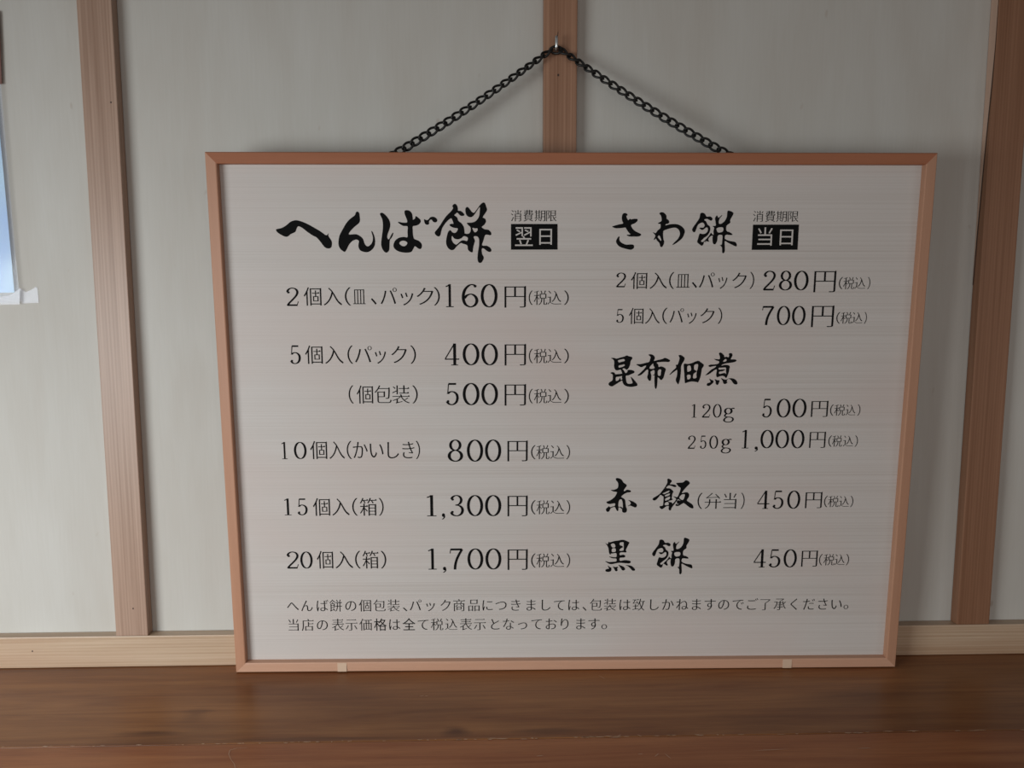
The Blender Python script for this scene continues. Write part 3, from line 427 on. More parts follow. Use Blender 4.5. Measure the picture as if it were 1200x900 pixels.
"込":[[101,785,148,740,202,678,234,635,276,667,242,708,187,765,136,811],[473,769,513,737,552,693,583,648,555,515,517,403,466,304,400,220,329,161,368,123,433,176,495,246,547,328,591,422,630,546,670,430,705,334,752,247,820,172,909,118,913,128,928,155,935,167,818,256,740,399,688,544,618,686,500,804],[264,423,250,459,198,433,53,433,53,395,193,395,193,114,150,91,101,53,55,7,89,-38,111,-9,140,27,168,56,194,78,223,88,255,75,288,50,325,24,368,3,414,-11,466,-20,527,-25,596,-26,941,-17,942,-7,949,21,950,25,853,16,724,10,597,8,532,9,473,13,420,22,371,37,328,59,258,108]],
"限":[[96,786,96,-64,155,-64,155,745,315,745,233,510,269,463,294,418,309,375,317,336,319,301,317,271,308,236,295,218,265,209,218,209,220,204,225,179,226,171,289,172,307,175,322,180,335,186,350,197,363,214,371,237,376,264,378,294,375,332,366,373,349,415,323,460,285,509,382,765,343,788,334,786],[815,560,815,409,512,409,512,560],[815,596,512,596,512,744,815,744],[440,-66,464,-54,538,-30,691,12,690,54,512,10,512,370,614,370,653,244,701,145,761,59,834,-10,913,-59,921,-45,940,-21,947,-13,913,4,870,33,830,67,795,105,756,157,822,198,881,238,928,273,894,310,854,276,800,234,737,192,709,250,689,301,668,370,879,370,885,773,871,809,819,783,446,783,446,53,439,8,429,-11,417,-23]],
"餅":[[546,802,613,645,663,670,593,822],[354,370,354,263,168,263,168,370],[354,406,168,406,168,504,354,504],[295,164,329,99,168,33,168,225,413,225,413,540,305,540,266,646,218,630,249,540,108,540,108,74,106,51,99,31,88,15,76,3,67,-2,93,-62,91,-55,94,-53,128,-32,202,3,344,66,381,-26,428,-1,406,51,371,122,338,183],[246,835,218,790,178,740,132,694,82,653,35,620,61,567,122,614,188,676,253,752,321,696,381,642,421,600,454,642,410,685,348,737,280,790,295,817],[777,570,777,358,647,358,647,570],[823,826,803,767,774,692,739,618,487,618,487,570,590,570,590,358,466,358,466,310,589,310,582,232,567,164,543,97,505,32,456,-22,493,-59,547,-1,590,70,620,146,637,223,646,310,777,310,777,-67,834,-67,834,310,958,310,958,358,834,358,834,570,943,570,947,614,908,663,858,618,795,618,879,802]],
"*翌":[[254,206,281,141,305,73,323,13,395,34,376,93,350,159,322,223],[121,642,281,570,314,623,155,689],[541,638,715,568,746,623,573,686],[434,374,476,300,131,300,131,235,874,235,874,300,560,300,502,395],[683,222,658,153,626,78,592,9,47,9,47,-57,956,-57,956,9,669,9,700,71,732,139,761,208],[70,461,97,399,378,527,378,385,450,385,450,793,78,793,78,725,378,725,378,588],[504,461,533,402,820,541,820,376,892,376,892,793,515,793,515,727,820,727,820,603]],
"*当":[[121,769,173,691,219,610,250,536,322,569,290,640,243,720,189,796],[801,805,764,721,719,632,673,555,738,530,786,604,836,690,882,778],[115,38,115,-37,790,-37,790,-81,869,-81,869,486,540,486,540,840,458,840,458,486,135,486,135,411,790,411,790,266,168,266,168,194,790,194,790,38]],
"*日":[[253,352,752,352,752,71,253,71],[253,426,253,697,752,697,752,426],[176,772,176,-69,253,-69,253,-4,752,-4,752,-64,832,-64,832,772]],
}
BRUSH = {
"he":[[67.8,497.9,73.2,499.2,78.2,501.8,83.2,505.7,88.2,507.3,93.0,506.6,99.7,504.0,107.3,499.9,114.0,495.9,119.4,492.0,121.1,492.2,122.8,493.8,122.3,491.1,125.3,486.2,125.7,481.9,124.2,478.5,120.3,478.2,117.3,480.3,113.6,485.3,109.8,489.6,106.0,491.5,100.3,495.4,95.6,499.2,91.2,501.1,89.2,498.7,87.7,495.3,82.7,492.9,80.2,490.8,77.2,490.3,72.9,492.2,69.0,494.9]],
"n":[[153.9,516.3,155.5,514.7,155.9,511.3,156.1,507.2,154.6,504.1,150.3,500.7,146.0,496.5,143.7,492.9,147.2,492.7,151.4,492.9,155.6,491.0,158.7,487.9,159.9,483.8,161.6,481.0,163.7,480.3,166.2,481.7,168.4,484.8,169.2,489.6,167.8,495.5,168.7,495.7,170.7,491.0,171.4,486.2,170.8,481.3,168.2,477.2,164.2,474.5,160.0,474.3,155.8,475.8,153.8,479.2,153.8,482.7,154.4,485.5,153.0,487.0,150.6,487.2,147.0,485.5,143.7,482.0,141.5,477.9,139.6,474.9,138.2,474.7,134.8,477.2,132.8,481.3,132.9,486.2,134.2,491.7,137.6,497.9,142.0,504.8,146.4,509.2,150.7,512.3,152.1,515.4]],
"ba":[[177.3,513.9,178.5,515.0,180.5,514.7,183.7,512.0,186.7,507.7,187.8,503.4,186.9,498.2,184.8,493.1,184.3,489.2,185.9,487.6,187.9,490.8,190.0,494.3,190.8,493.5,189.1,489.6,187.0,486.8,186.5,482.0,186.0,476.5,183.9,473.9,181.5,474.1,178.8,477.7,177.7,482.8,178.7,490.7,179.7,497.1,180.1,502.6,179.6,508.1,178.1,511.6],[203.3,517.1,206.1,517.7,208.9,516.7,210.9,514.0,211.6,509.7,211.9,507.9,214.0,509.3,214.8,511.6,217.2,510.1,219.5,508.0,219.9,505.8,217.9,503.0,214.6,501.7,211.4,501.0,211.3,497.1,211.6,491.6,212.8,488.0,216.7,486.4,219.9,483.7,220.7,480.5,219.6,477.7,217.4,477.7,214.6,479.7,213.0,480.3,211.3,477.3,209.3,474.5,205.2,473.6,199.6,474.0,194.8,475.5,191.3,478.5,190.7,482.0,192.7,486.4,196.7,489.2,201.6,490.1,205.6,489.8,205.8,495.5,206.0,500.9,201.8,501.4,198.6,503.0,195.9,505.2,197.5,505.6,201.1,504.9,205.7,505.3,204.8,509.7,203.3,513.6],[196.8,483.6,198.3,485.4,201.1,486.2,204.3,485.2,205.4,483.5,203.9,481.3,201.4,480.3,198.6,481.3],[223.5,508.3,225.9,507.5,227.9,508.0,230.4,510.6,234.0,510.8,236.8,508.9,237.3,506.6,235.5,505.1,233.1,505.8,231.7,507.7,230.3,508.0,228.7,506.2,228.7,503.6,226.7,502.6,224.3,504.0]],
"mochi":[[253.4,521.9,255.0,524.0,257.0,524.0,258.6,521.9,259.2,519.1,259.4,517.2,262.2,516.9,264.9,514.8,266.0,512.9,264.5,511.8,261.7,512.2,258.6,515.2,256.9,514.0,255.3,512.5,258.1,510.5,259.7,506.6,262.8,504.2,265.2,500.3,266.0,494.8,266.4,493.6,270.0,493.4,272.2,495.6,272.4,499.9,270.4,501.9,268.5,504.6,273.3,504.9,277.3,506.2,280.5,509.4,281.8,512.9,282.2,516.8,282.4,520.7,280.6,519.2,276.9,513.7,274.1,510.9,270.9,510.7,268.1,512.9,267.1,516.8,267.4,519.9,269.2,521.1,271.4,519.2,273.8,516.0,276.2,515.1,279.0,518.4,282.2,522.7,285.0,525.3,287.4,525.3,289.0,521.5,289.8,518.0,288.2,514.9,285.3,510.5,287.7,509.0,288.7,506.2,286.9,502.7,284.1,500.3,287.3,498.0,290.9,497.6,293.7,495.2,294.3,492.8,292.9,491.8,289.7,492.4,287.5,491.6,286.0,486.9,284.4,481.3,289.2,480.9,292.8,478.9,294.3,476.2,292.8,474.3,289.6,475.4,286.0,478.1,284.0,477.4,284.3,472.6,286.1,468.6,285.1,465.4,283.1,463.0,280.6,463.4,279.5,467.0,279.9,473.4,281.2,481.3,281.2,487.7,279.6,490.4,277.2,490.8,275.4,490.0,276.8,486.1,275.5,481.3,274.7,477.3,274.3,474.2,272.2,474.3,269.4,476.9,268.7,481.3,264.3,482.9,261.8,483.7,257.8,480.5,254.5,476.9,251.3,476.4,248.1,478.9,246.5,482.9,246.6,487.6,247.9,493.2,249.1,495.9,251.1,497.1,253.1,494.8,256.3,494.4,258.4,496.7,258.8,498.9,254.8,499.5,251.2,501.1,250.4,503.0,252.8,503.8,254.4,503.8,253.3,507.4,251.7,509.3,247.6,506.2,244.0,501.8,241.9,497.9,240.2,491.6,237.8,490.6,235.4,492.4,234.5,494.7,236.7,497.5,239.6,501.1,243.2,506.6,247.3,512.1,251.8,516.4,254.2,519.9],[252.7,491.2,255.1,488.4,259.1,487.5,262.7,488.8,265.1,490.8,269.1,489.6,269.3,487.3,268.3,485.7,265.1,486.5,262.3,486.1,259.0,483.3,256.6,482.1,253.8,484.1,252.2,487.6],[274.2,499.4,277.2,498.9,279.7,498.9,279.5,496.4,277.2,494.8,275.6,496.0]],
"sa":[[434.0,514.5,436.3,514.8,438.0,513.6,438.1,512.4,437.1,511.9,437.4,510.1,439.2,507.4,440.9,508.9,442.0,508.3,445.0,508.8,448.2,508.8,449.1,507.9,448.6,506.2,446.1,504.2,442.6,502.7,442.4,501.3,444.2,498.3,447.3,495.8,451.4,493.9,453.2,492.6,452.5,491.4,450.5,490.5,445.4,490.4,440.9,490.5,438.6,491.4,438.2,492.3,441.8,492.6,440.3,494.3,437.7,497.8,436.4,499.7,432.6,499.3,427.0,499.0,424.5,499.5,422.2,500.8,424.5,501.7,429.0,503.0,433.7,504.0,432.8,506.7,432.3,510.1,432.8,513.1],[429.7,490.6,430.3,489.8,430.1,487.4,431.4,484.9,434.0,483.2,437.5,482.0,442.1,482.2,444.9,481.9,446.0,480.4,445.5,478.2,443.2,476.7,439.7,477.0,435.1,478.2,430.5,479.9,427.6,482.9,426.7,485.4,427.5,487.9,428.8,489.9]],
"wa":[[472.0,514.4,473.4,515.6,475.8,515.6,478.0,514.1,479.6,511.8,479.8,509.0,481.8,507.6,482.8,505.3,481.3,503.8,479.2,503.3,479.0,502.1,483.2,503.1,488.0,503.5,492.3,502.9,496.0,501.1,498.8,498.2,499.6,495.5,498.7,491.9,497.0,488.6,494.1,486.0,490.5,483.3,487.5,481.7,487.0,482.1,488.7,484.2,492.2,487.7,494.2,491.3,494.4,494.3,493.4,497.0,490.6,499.3,486.9,499.6,482.1,498.4,477.3,496.7,476.6,494.9,476.6,491.3,477.1,487.4,478.0,485.1,477.5,482.4,476.0,479.7,475.1,479.3,473.9,480.3,472.9,483.6,470.3,486.2,469.1,488.3,467.6,487.0,466.8,487.4,468.4,491.3,466.2,494.0,466.1,494.9,468.6,494.0,470.6,496.7,473.3,499.0,473.7,501.4,473.3,503.5,471.0,503.7,471.3,504.7,474.3,506.4,474.5,508.8,473.9,511.8],[472.3,491.6,473.6,490.1,474.9,486.5,474.0,486.2,472.1,488.3,470.8,490.0]],
"mochi_small":[[515.4,514.0,517.0,515.2,519.6,514.6,521.0,513.0,522.3,511.1,525.7,511.4,528.0,510.1,528.6,508.2,527.2,506.9,524.8,507.9,523.1,508.8,520.5,508.5,519.9,507.6,521.9,506.0,523.4,503.1,525.8,501.1,526.7,498.2,526.0,495.0,524.5,492.4,522.6,490.5,520.6,489.2,518.7,487.3,517.1,485.7,519.2,484.7,522.7,487.9,525.8,491.5,527.5,494.4,528.7,493.1,530.4,492.4,530.1,496.0,530.8,499.5,529.0,501.3,532.3,501.8,532.0,505.3,531.3,509.5,533.2,512.4,534.6,510.1,536.2,510.8,538.2,512.7,538.5,512.1,536.0,508.9,535.3,505.3,535.9,503.7,538.5,504.0,541.6,506.6,543.8,511.1,544.2,516.9,547.1,517.0,550.5,515.0,549.6,511.8,547.5,507.9,547.5,504.7,543.8,501.5,544.1,496.3,547.4,495.0,550.5,492.8,549.2,491.9,543.3,492.1,542.8,487.9,548.5,485.7,553.8,484.7,555.5,482.1,555.0,480.0,551.3,481.5,546.6,483.7,542.7,485.7,542.8,480.8,543.1,475.6,542.1,473.0,540.4,473.7,539.9,478.9,537.6,481.8,539.4,481.8,539.9,486.0,539.7,491.8,535.1,491.5,534.6,486.6,533.4,483.4,532.0,482.2,530.1,483.4,529.4,487.9,529.5,491.2,528.1,491.2,525.9,489.5,525.0,487.3,526.3,484.0,524.8,483.4,522.1,485.3,520.4,485.7,520.1,482.7,518.3,480.8,515.6,482.4,513.2,484.7,514.1,488.6,515.5,493.4,518.5,493.1,521.8,493.7,524.0,496.3,523.9,499.2,522.2,499.9,519.6,497.9,517.7,497.3,515.0,499.2,516.6,499.8,519.2,499.8,520.5,502.1,519.0,504.7,516.7,504.7,513.8,503.1,512.3,500.2,510.5,495.3,508.5,495.3,507.3,497.6,508.4,500.2,511.5,504.7,514.6,509.5],[533.5,499.2,540.0,499.9,540.1,495.7,534.9,494.7]],
"mochi_low":[[482.7,152.6,484.3,153.8,486.8,153.2,488.1,151.6,489.3,149.8,492.6,150.1,494.9,148.8,495.4,146.9,494.0,145.7,491.8,146.6,490.2,147.6,487.6,147.3,487.0,146.3,489.0,144.8,490.3,141.9,492.6,140.0,493.5,137.2,492.8,134.1,491.3,131.6,489.4,129.7,487.6,128.4,485.7,126.6,484.2,125.0,486.1,124.0,489.5,127.2,492.6,130.6,494.3,133.4,495.4,132.2,497.0,131.5,496.8,135.0,497.4,138.4,495.8,140.2,498.9,140.6,498.6,144.1,498.1,148.1,499.9,151.0,501.2,148.8,502.8,149.4,504.7,151.2,504.9,150.6,502.5,147.5,501.8,144.1,502.4,142.5,504.9,142.8,508.0,145.3,510.0,149.7,510.5,155.3,513.3,155.4,516.6,153.4,515.7,150.2,513.6,146.5,513.6,143.4,510.1,140.3,510.2,135.2,513.5,134.0,516.4,131.8,515.2,130.9,509.4,131.2,508.9,127.1,514.4,124.8,519.6,123.9,521.1,121.3,520.7,119.3,517.1,120.7,512.6,123.0,508.8,124.9,508.9,120.1,509.2,115.1,508.2,112.5,506.5,113.2,506.1,118.3,503.9,121.1,505.6,121.1,506.1,125.2,505.9,130.9,501.5,130.6,501.0,125.9,499.9,122.7,498.5,121.6,496.7,122.7,496.0,127.1,496.1,130.3,494.8,130.3,492.7,128.7,491.8,126.5,493.0,123.4,491.6,122.8,489.0,124.7,487.4,125.0,487.0,122.1,485.3,120.3,482.7,121.9,480.4,124.1,481.2,127.9,482.7,132.6,485.6,132.2,488.7,132.8,490.9,135.3,490.8,138.2,489.2,138.8,486.7,136.9,484.8,136.3,482.2,138.2,483.8,138.8,486.3,138.8,487.5,141.0,486.2,143.5,483.9,143.5,481.1,142.0,479.6,139.2,477.9,134.5,476.0,134.5,474.8,136.7,475.8,139.2,478.9,143.6,481.9,148.2],[500.1,138.1,506.3,138.7,506.4,134.6,501.4,133.7]],
"kon":[[423.8,360.5,426.9,360.8,429.5,360.0,434.2,361.2,438.3,362.3,440.9,363.4,442.9,362.6,446.1,361.8,447.0,360.3,446.2,358.7,445.2,357.1,444.7,353.5,443.3,349.8,441.2,347.7,439.7,348.5,438.1,349.3,436.5,348.5,438.1,346.7,439.8,344.1,441.8,345.1,442.0,346.4,442.8,347.5,445.9,347.5,448.5,346.7,449.7,345.6,449.1,344.1,446.0,342.7,442.9,341.4,440.3,340.9,440.7,336.7,441.8,333.0,444.2,332.2,447.8,332.9,447.2,335.7,445.8,339.3,446.4,339.6,449.8,336.2,453.1,332.0,452.9,330.1,450.5,329.3,446.4,328.7,441.7,329.4,438.5,331.2,436.9,334.1,436.3,335.7,432.7,333.6,428.6,331.0,425.5,329.3,422.6,330.2,421.6,332.0,422.6,333.9,425.6,336.0,426.1,338.8,425.8,342.5,423.9,343.6,423.9,344.7,426.2,345.1,428.1,344.1,428.9,342.8,432.0,343.0,436.1,343.5,435.6,345.6,434.5,347.7,431.9,347.2,429.8,347.0,428.0,348.8,427.2,351.9,427.4,356.1,426.5,358.7],[431.4,357.9,435.3,359.1,438.1,359.3,438.7,357.4,435.3,356.5,432.5,355.7],[432.3,352.2,435.4,353.0,438.5,353.6,438.8,352.2,436.5,351.0,432.6,350.1],[429.5,339.4,433.1,340.1,436.2,340.8,436.0,339.4,436.5,337.3,435.0,336.5,433.9,338.8,432.9,336.7,429.8,335.3]],
"nu":[[464.4,364.0,466.7,364.7,469.3,363.9,471.2,362.0,471.4,359.7,470.6,357.4,475.2,358.4,479.8,359.4,482.4,360.6,485.0,359.9,487.7,358.4,488.2,357.3,486.7,356.1,482.5,356.3,477.4,356.0,473.7,355.5,475.4,353.2,476.0,350.6,478.5,351.3,481.7,350.3,483.8,348.4,483.6,346.6,482.7,343.5,481.8,339.3,480.0,336.6,478.5,336.4,476.3,338.8,475.2,338.8,475.1,334.6,474.8,329.8,474.1,326.8,473.0,326.8,472.2,329.3,471.9,333.5,471.7,338.8,471.8,341.1,470.3,341.4,470.0,342.2,471.5,342.4,471.4,347.2,467.8,345.9,467.3,344.5,468.2,341.4,468.0,336.7,467.0,335.4,465.5,335.9,463.8,339.3,464.5,343.0,464.6,347.2,463.1,347.7,460.5,345.1,457.0,341.9,454.1,341.1,453.3,341.7,456.9,345.1,460.4,348.7,462.4,352.1,459.8,351.6,457.3,350.4,454.6,351.4,451.5,353.7,456.6,354.0,461.8,355.3,465.4,356.3,466.4,359.2,466.8,361.8],[469.9,354.5,470.2,352.4,471.6,350.0,470.8,349.0,468.2,348.6,465.9,349.3,467.1,351.9],[476.3,347.7,477.6,347.9,478.9,347.4,478.7,344.5,478.3,341.4,476.8,340.9,475.5,341.6,475.1,345.6]],
"tsuku":[[497.4,363.3,499.9,363.7,502.6,362.0,504.1,360.4,503.3,357.0,501.3,353.9,500.5,350.8,500.5,346.6,500.2,340.8,499.6,336.1,498.4,331.9,497.7,331.5,495.7,334.5,495.2,337.1,496.3,340.8,496.4,347.1,494.8,346.6,491.3,344.0,488.7,342.0,488.4,342.7,491.7,346.6,495.0,350.0,494.7,352.9,496.7,353.4,498.1,357.6,498.5,360.7],[503.7,354.2,507.6,353.9,512.2,354.9,515.8,356.5,519.1,357.4,521.5,356.0,525.0,353.4,525.1,351.3,523.4,348.6,522.8,343.9,521.9,338.7,519.8,333.7,518.2,333.9,513.0,334.5,508.8,333.7,505.7,332.7,505.1,334.5,504.7,338.7,504.1,345.0,503.5,350.2],[507.4,351.3,510.2,352.1,511.3,350.2,511.6,347.1,509.9,345.8,507.6,345.6],[514.9,352.6,516.9,353.6,519.0,353.4,518.9,349.2,518.0,345.5,517.6,341.8,517.8,338.7,514.1,338.1,514.2,342.4,515.7,343.9,517.8,345.9,515.1,347.6,514.7,349.2],[507.5,341.6,511.1,341.6,511.0,337.9,507.9,337.0]],
"ni":[[541.4,365.3,542.9,366.4,545.1,365.3,547.0,363.2,547.6,361.4,549.9,361.7,552.0,361.1,552.7,363.2,552.1,364.8,553.9,365.8,555.7,365.1,556.3,363.2,555.1,360.6,554.7,358.8,557.8,358.9,560.5,358.3,560.9,357.2,559.0,355.9,554.9,355.1,549.7,354.4,545.6,353.1,544.9,352.0,548.7,352.8,552.4,352.3,553.9,350.7,553.4,347.5,552.8,343.9,551.4,339.7,550.1,338.2,548.8,339.7,546.1,340.7,543.0,340.0,540.4,339.2,539.3,341.8,539.7,345.5,539.6,347.6,537.5,347.1,534.0,344.4,530.9,342.3,527.8,341.3,527.6,341.6,530.3,344.4,533.8,347.6,537.4,349.7,538.9,351.5,534.7,351.1,532.2,350.5,530.3,351.7,532.6,353.1,537.2,353.3,541.4,354.4,541.8,356.7,539.2,357.5,536.2,359.3,538.0,359.2,542.2,359.1,542.6,361.7],[546.2,356.5,547.9,358.8,549.5,359.1,550.1,357.5,548.1,356.2],[541.8,349.4,545.7,349.7,548.9,349.9,549.9,349.1,549.8,347.0,550.1,344.4,550.2,342.8,548.1,343.9,542.9,342.8,542.5,345.2,545.9,345.7,548.5,347.0,548.7,347.8,545.8,347.8,542.2,347.6],[531.9,337.6,534.3,336.3,536.4,335.5,536.5,333.4,534.5,331.3,532.0,329.6,529.9,329.8,529.4,331.6,530.8,332.9,533.4,333.9],[537.9,337.0,540.6,336.0,543.2,335.7,542.8,333.4,541.8,331.0,540.5,330.6,539.2,332.3,539.0,334.4],[544.7,338.2,547.3,337.1,550.5,336.5,553.0,337.6,551.3,335.5,551.7,332.8,549.1,331.5,547.5,332.8,546.6,335.2],[553.0,337.7,556.7,338.0,559.9,337.0,562.1,334.9,563.1,332.5,562.2,331.1,559.6,331.5,557.4,333.9,555.7,336.2]],
"seki":[[431.7,224.7,433.0,225.9,436.2,225.2,438.6,223.5,440.5,220.5,443.2,218.6,444.1,216.9,442.8,214.8,441.2,212.3,441.0,210.6,442.9,211.2,444.4,212.3,447.7,211.7,449.2,210.3,447.7,209.2,445.1,209.0,441.4,207.3,438.8,204.9,438.2,203.9,440.4,202.6,442.6,200.4,443.2,196.6,443.8,192.7,445.0,189.4,444.3,186.3,441.9,185.5,439.7,186.9,439.6,189.1,438.3,190.8,435.6,191.9,435.4,189.4,434.9,187.5,433.5,188.3,431.3,192.2,428.4,191.6,426.5,190.5,425.2,187.5,423.4,186.6,421.8,187.8,421.5,190.3,423.3,191.9,424.6,193.3,426.0,192.1,428.9,193.0,431.0,193.4,431.7,196.1,429.9,196.5,426.1,195.8,422.9,196.4,421.8,198.3,424.5,199.4,428.2,201.6,431.3,204.6,433.3,208.7,432.8,209.8,429.0,210.4,426.3,212.2,429.5,212.2,432.7,213.4,434.3,214.8,434.7,218.1,434.1,220.8,432.5,222.7],[435.9,199.9,437.8,201.3,439.1,200.4,440.0,197.1,440.4,191.0,439.3,191.9,437.4,192.7,435.4,192.7,435.2,196.0],[446.1,200.3,449.0,199.7,452.3,198.2,455.2,196.0,456.1,193.7,454.6,191.6,451.3,192.7,448.6,193.8,446.2,193.1,446.5,193.8,448.6,195.2,449.1,196.8,448.0,198.8]],
"han":[[489.4,223.9,490.7,224.9,492.8,223.9,494.5,222.0,493.2,219.8,492.5,218.3,495.4,218.3,498.4,217.6,499.9,215.9,498.2,215.0,495.5,215.9,492.3,217.0,490.1,216.3,488.3,214.0,492.4,213.6,494.8,212.1,496.7,209.6,495.7,207.9,495.3,204.6,495.1,201.9,496.4,201.0,494.4,199.7,491.8,199.1,491.8,198.0,495.0,197.4,496.1,195.8,498.2,198.0,500.0,201.3,496.9,204.0,497.5,204.3,501.2,203.5,503.2,207.9,504.4,211.8,504.5,214.2,502.4,215.6,499.6,219.2,500.7,220.0,507.1,220.5,509.6,222.7,512.3,222.4,514.8,220.0,513.8,218.0,511.0,215.0,507.4,210.4,506.4,208.2,510.1,209.0,512.8,208.7,514.4,206.5,514.1,203.4,512.1,199.6,514.8,197.4,518.1,195.1,519.7,192.4,519.4,190.2,516.7,190.7,513.4,192.9,509.0,196.3,506.3,195.2,503.7,193.5,501.1,193.0,499.5,193.8,500.4,195.8,501.5,194.9,503.7,195.5,506.3,197.4,502.4,201.0,500.3,198.3,497.8,194.7,495.2,190.8,494.3,188.1,492.6,188.3,491.8,190.3,492.0,193.0,489.3,192.8,485.6,190.0,483.8,189.6,481.6,191.7,482.1,193.1,485.0,193.6,485.7,196.9,485.7,203.6,484.6,204.7,482.2,206.1,480.4,203.6,477.3,200.3,475.2,199.6,473.5,200.9,474.3,202.5,477.7,204.7,481.4,207.4,484.4,211.3,487.0,215.1,489.5,220.1],[484.5,207.7,487.2,209.1,491.4,211.0,492.2,210.7,491.4,209.1,487.5,207.4,486.7,206.9],[487.5,205.8,492.6,207.7,492.1,205.7,487.9,204.1],[487.7,201.1,488.5,202.2,492.7,204.1,492.8,201.6,490.7,200.2,487.7,199.4],[487.6,196.6,490.7,198.0,491.9,195.8,491.4,194.4,487.6,194.2],[503.4,202.9,506.0,206.2,509.1,206.8,509.7,205.1,508.3,200.7,506.2,200.2],[500.9,198.5,502.4,199.9,506.2,198.0,504.7,195.7,501.5,195.8]],
"kuro":[[421.4,150.1,423.9,148.7,425.2,151.5,426.5,150.9,431.3,152.3,436.7,153.1,440.5,153.8,443.7,153.1,448.3,150.8,448.1,149.1,446.0,144.6,444.8,141.5,445.6,139.8,444.6,138.7,441.3,139.0,438.1,138.4,438.1,135.4,441.9,136.2,444.4,134.5,443.1,132.8,438.2,132.3,438.3,128.9,441.0,129.1,444.2,129.7,449.7,128.8,450.7,127.1,449.2,125.7,444.3,125.9,438.4,126.5,433.5,125.8,428.7,124.9,425.4,125.8,421.9,128.1,422.7,128.4,425.9,127.5,430.8,127.8,434.3,128.3,434.2,131.4,430.7,131.7,428.0,132.6,426.1,134.0,430.1,133.4,434.2,133.4,434.1,137.9,430.6,137.7,428.1,137.4,427.6,136.3,426.8,136.6,425.7,139.1,425.1,143.6,423.6,147.0],[427.7,148.4,430.3,149.5,432.2,148.4,432.8,145.3,429.9,144.7,428.5,145.9],[437.8,150.3,441.9,150.8,442.2,148.6,442.4,142.1,441.3,141.0,437.9,140.7,438.0,142.7,441.5,145.2,439.5,146.9,437.9,147.5],[429.1,143.3,432.9,143.6,433.3,139.9,429.2,139.4],[424.6,123.4,426.6,121.8,428.7,120.4,428.8,117.8,427.5,116.1,424.8,115.6,422.4,116.5,422.2,118.2,423.9,119.3,426.1,119.6],[430.6,122.1,433.1,121.4,436.3,121.8,435.5,119.5,436.1,117.8,434.8,116.4,433.2,117.0,432.0,119.5],[436.8,124.0,439.5,123.2,442.3,122.0,444.2,120.0,444.4,118.3,442.6,117.2,440.7,118.1,439.0,120.9],[444.9,123.6,448.7,123.4,452.0,122.5,454.8,120.0,455.9,118.0,455.1,117.0,452.7,117.1,450.4,119.7,447.7,122.3]],
}
TITLES = [["title_lettering",["he","n","ba","mochi"]],["title_lettering",["sa","wa","mochi_small"]],["title_lettering",["kon","nu","tsuku","ni"]],["title_lettering",["seki","han"]],["title_lettering",["kuro","mochi_low"]]]
BADGES = [[315.1,503.5,364.2,503.5,364.5,476.8,315.1,476.7],[572.0,502.8,620.9,502.9,620.9,476.5,571.8,476.4]]
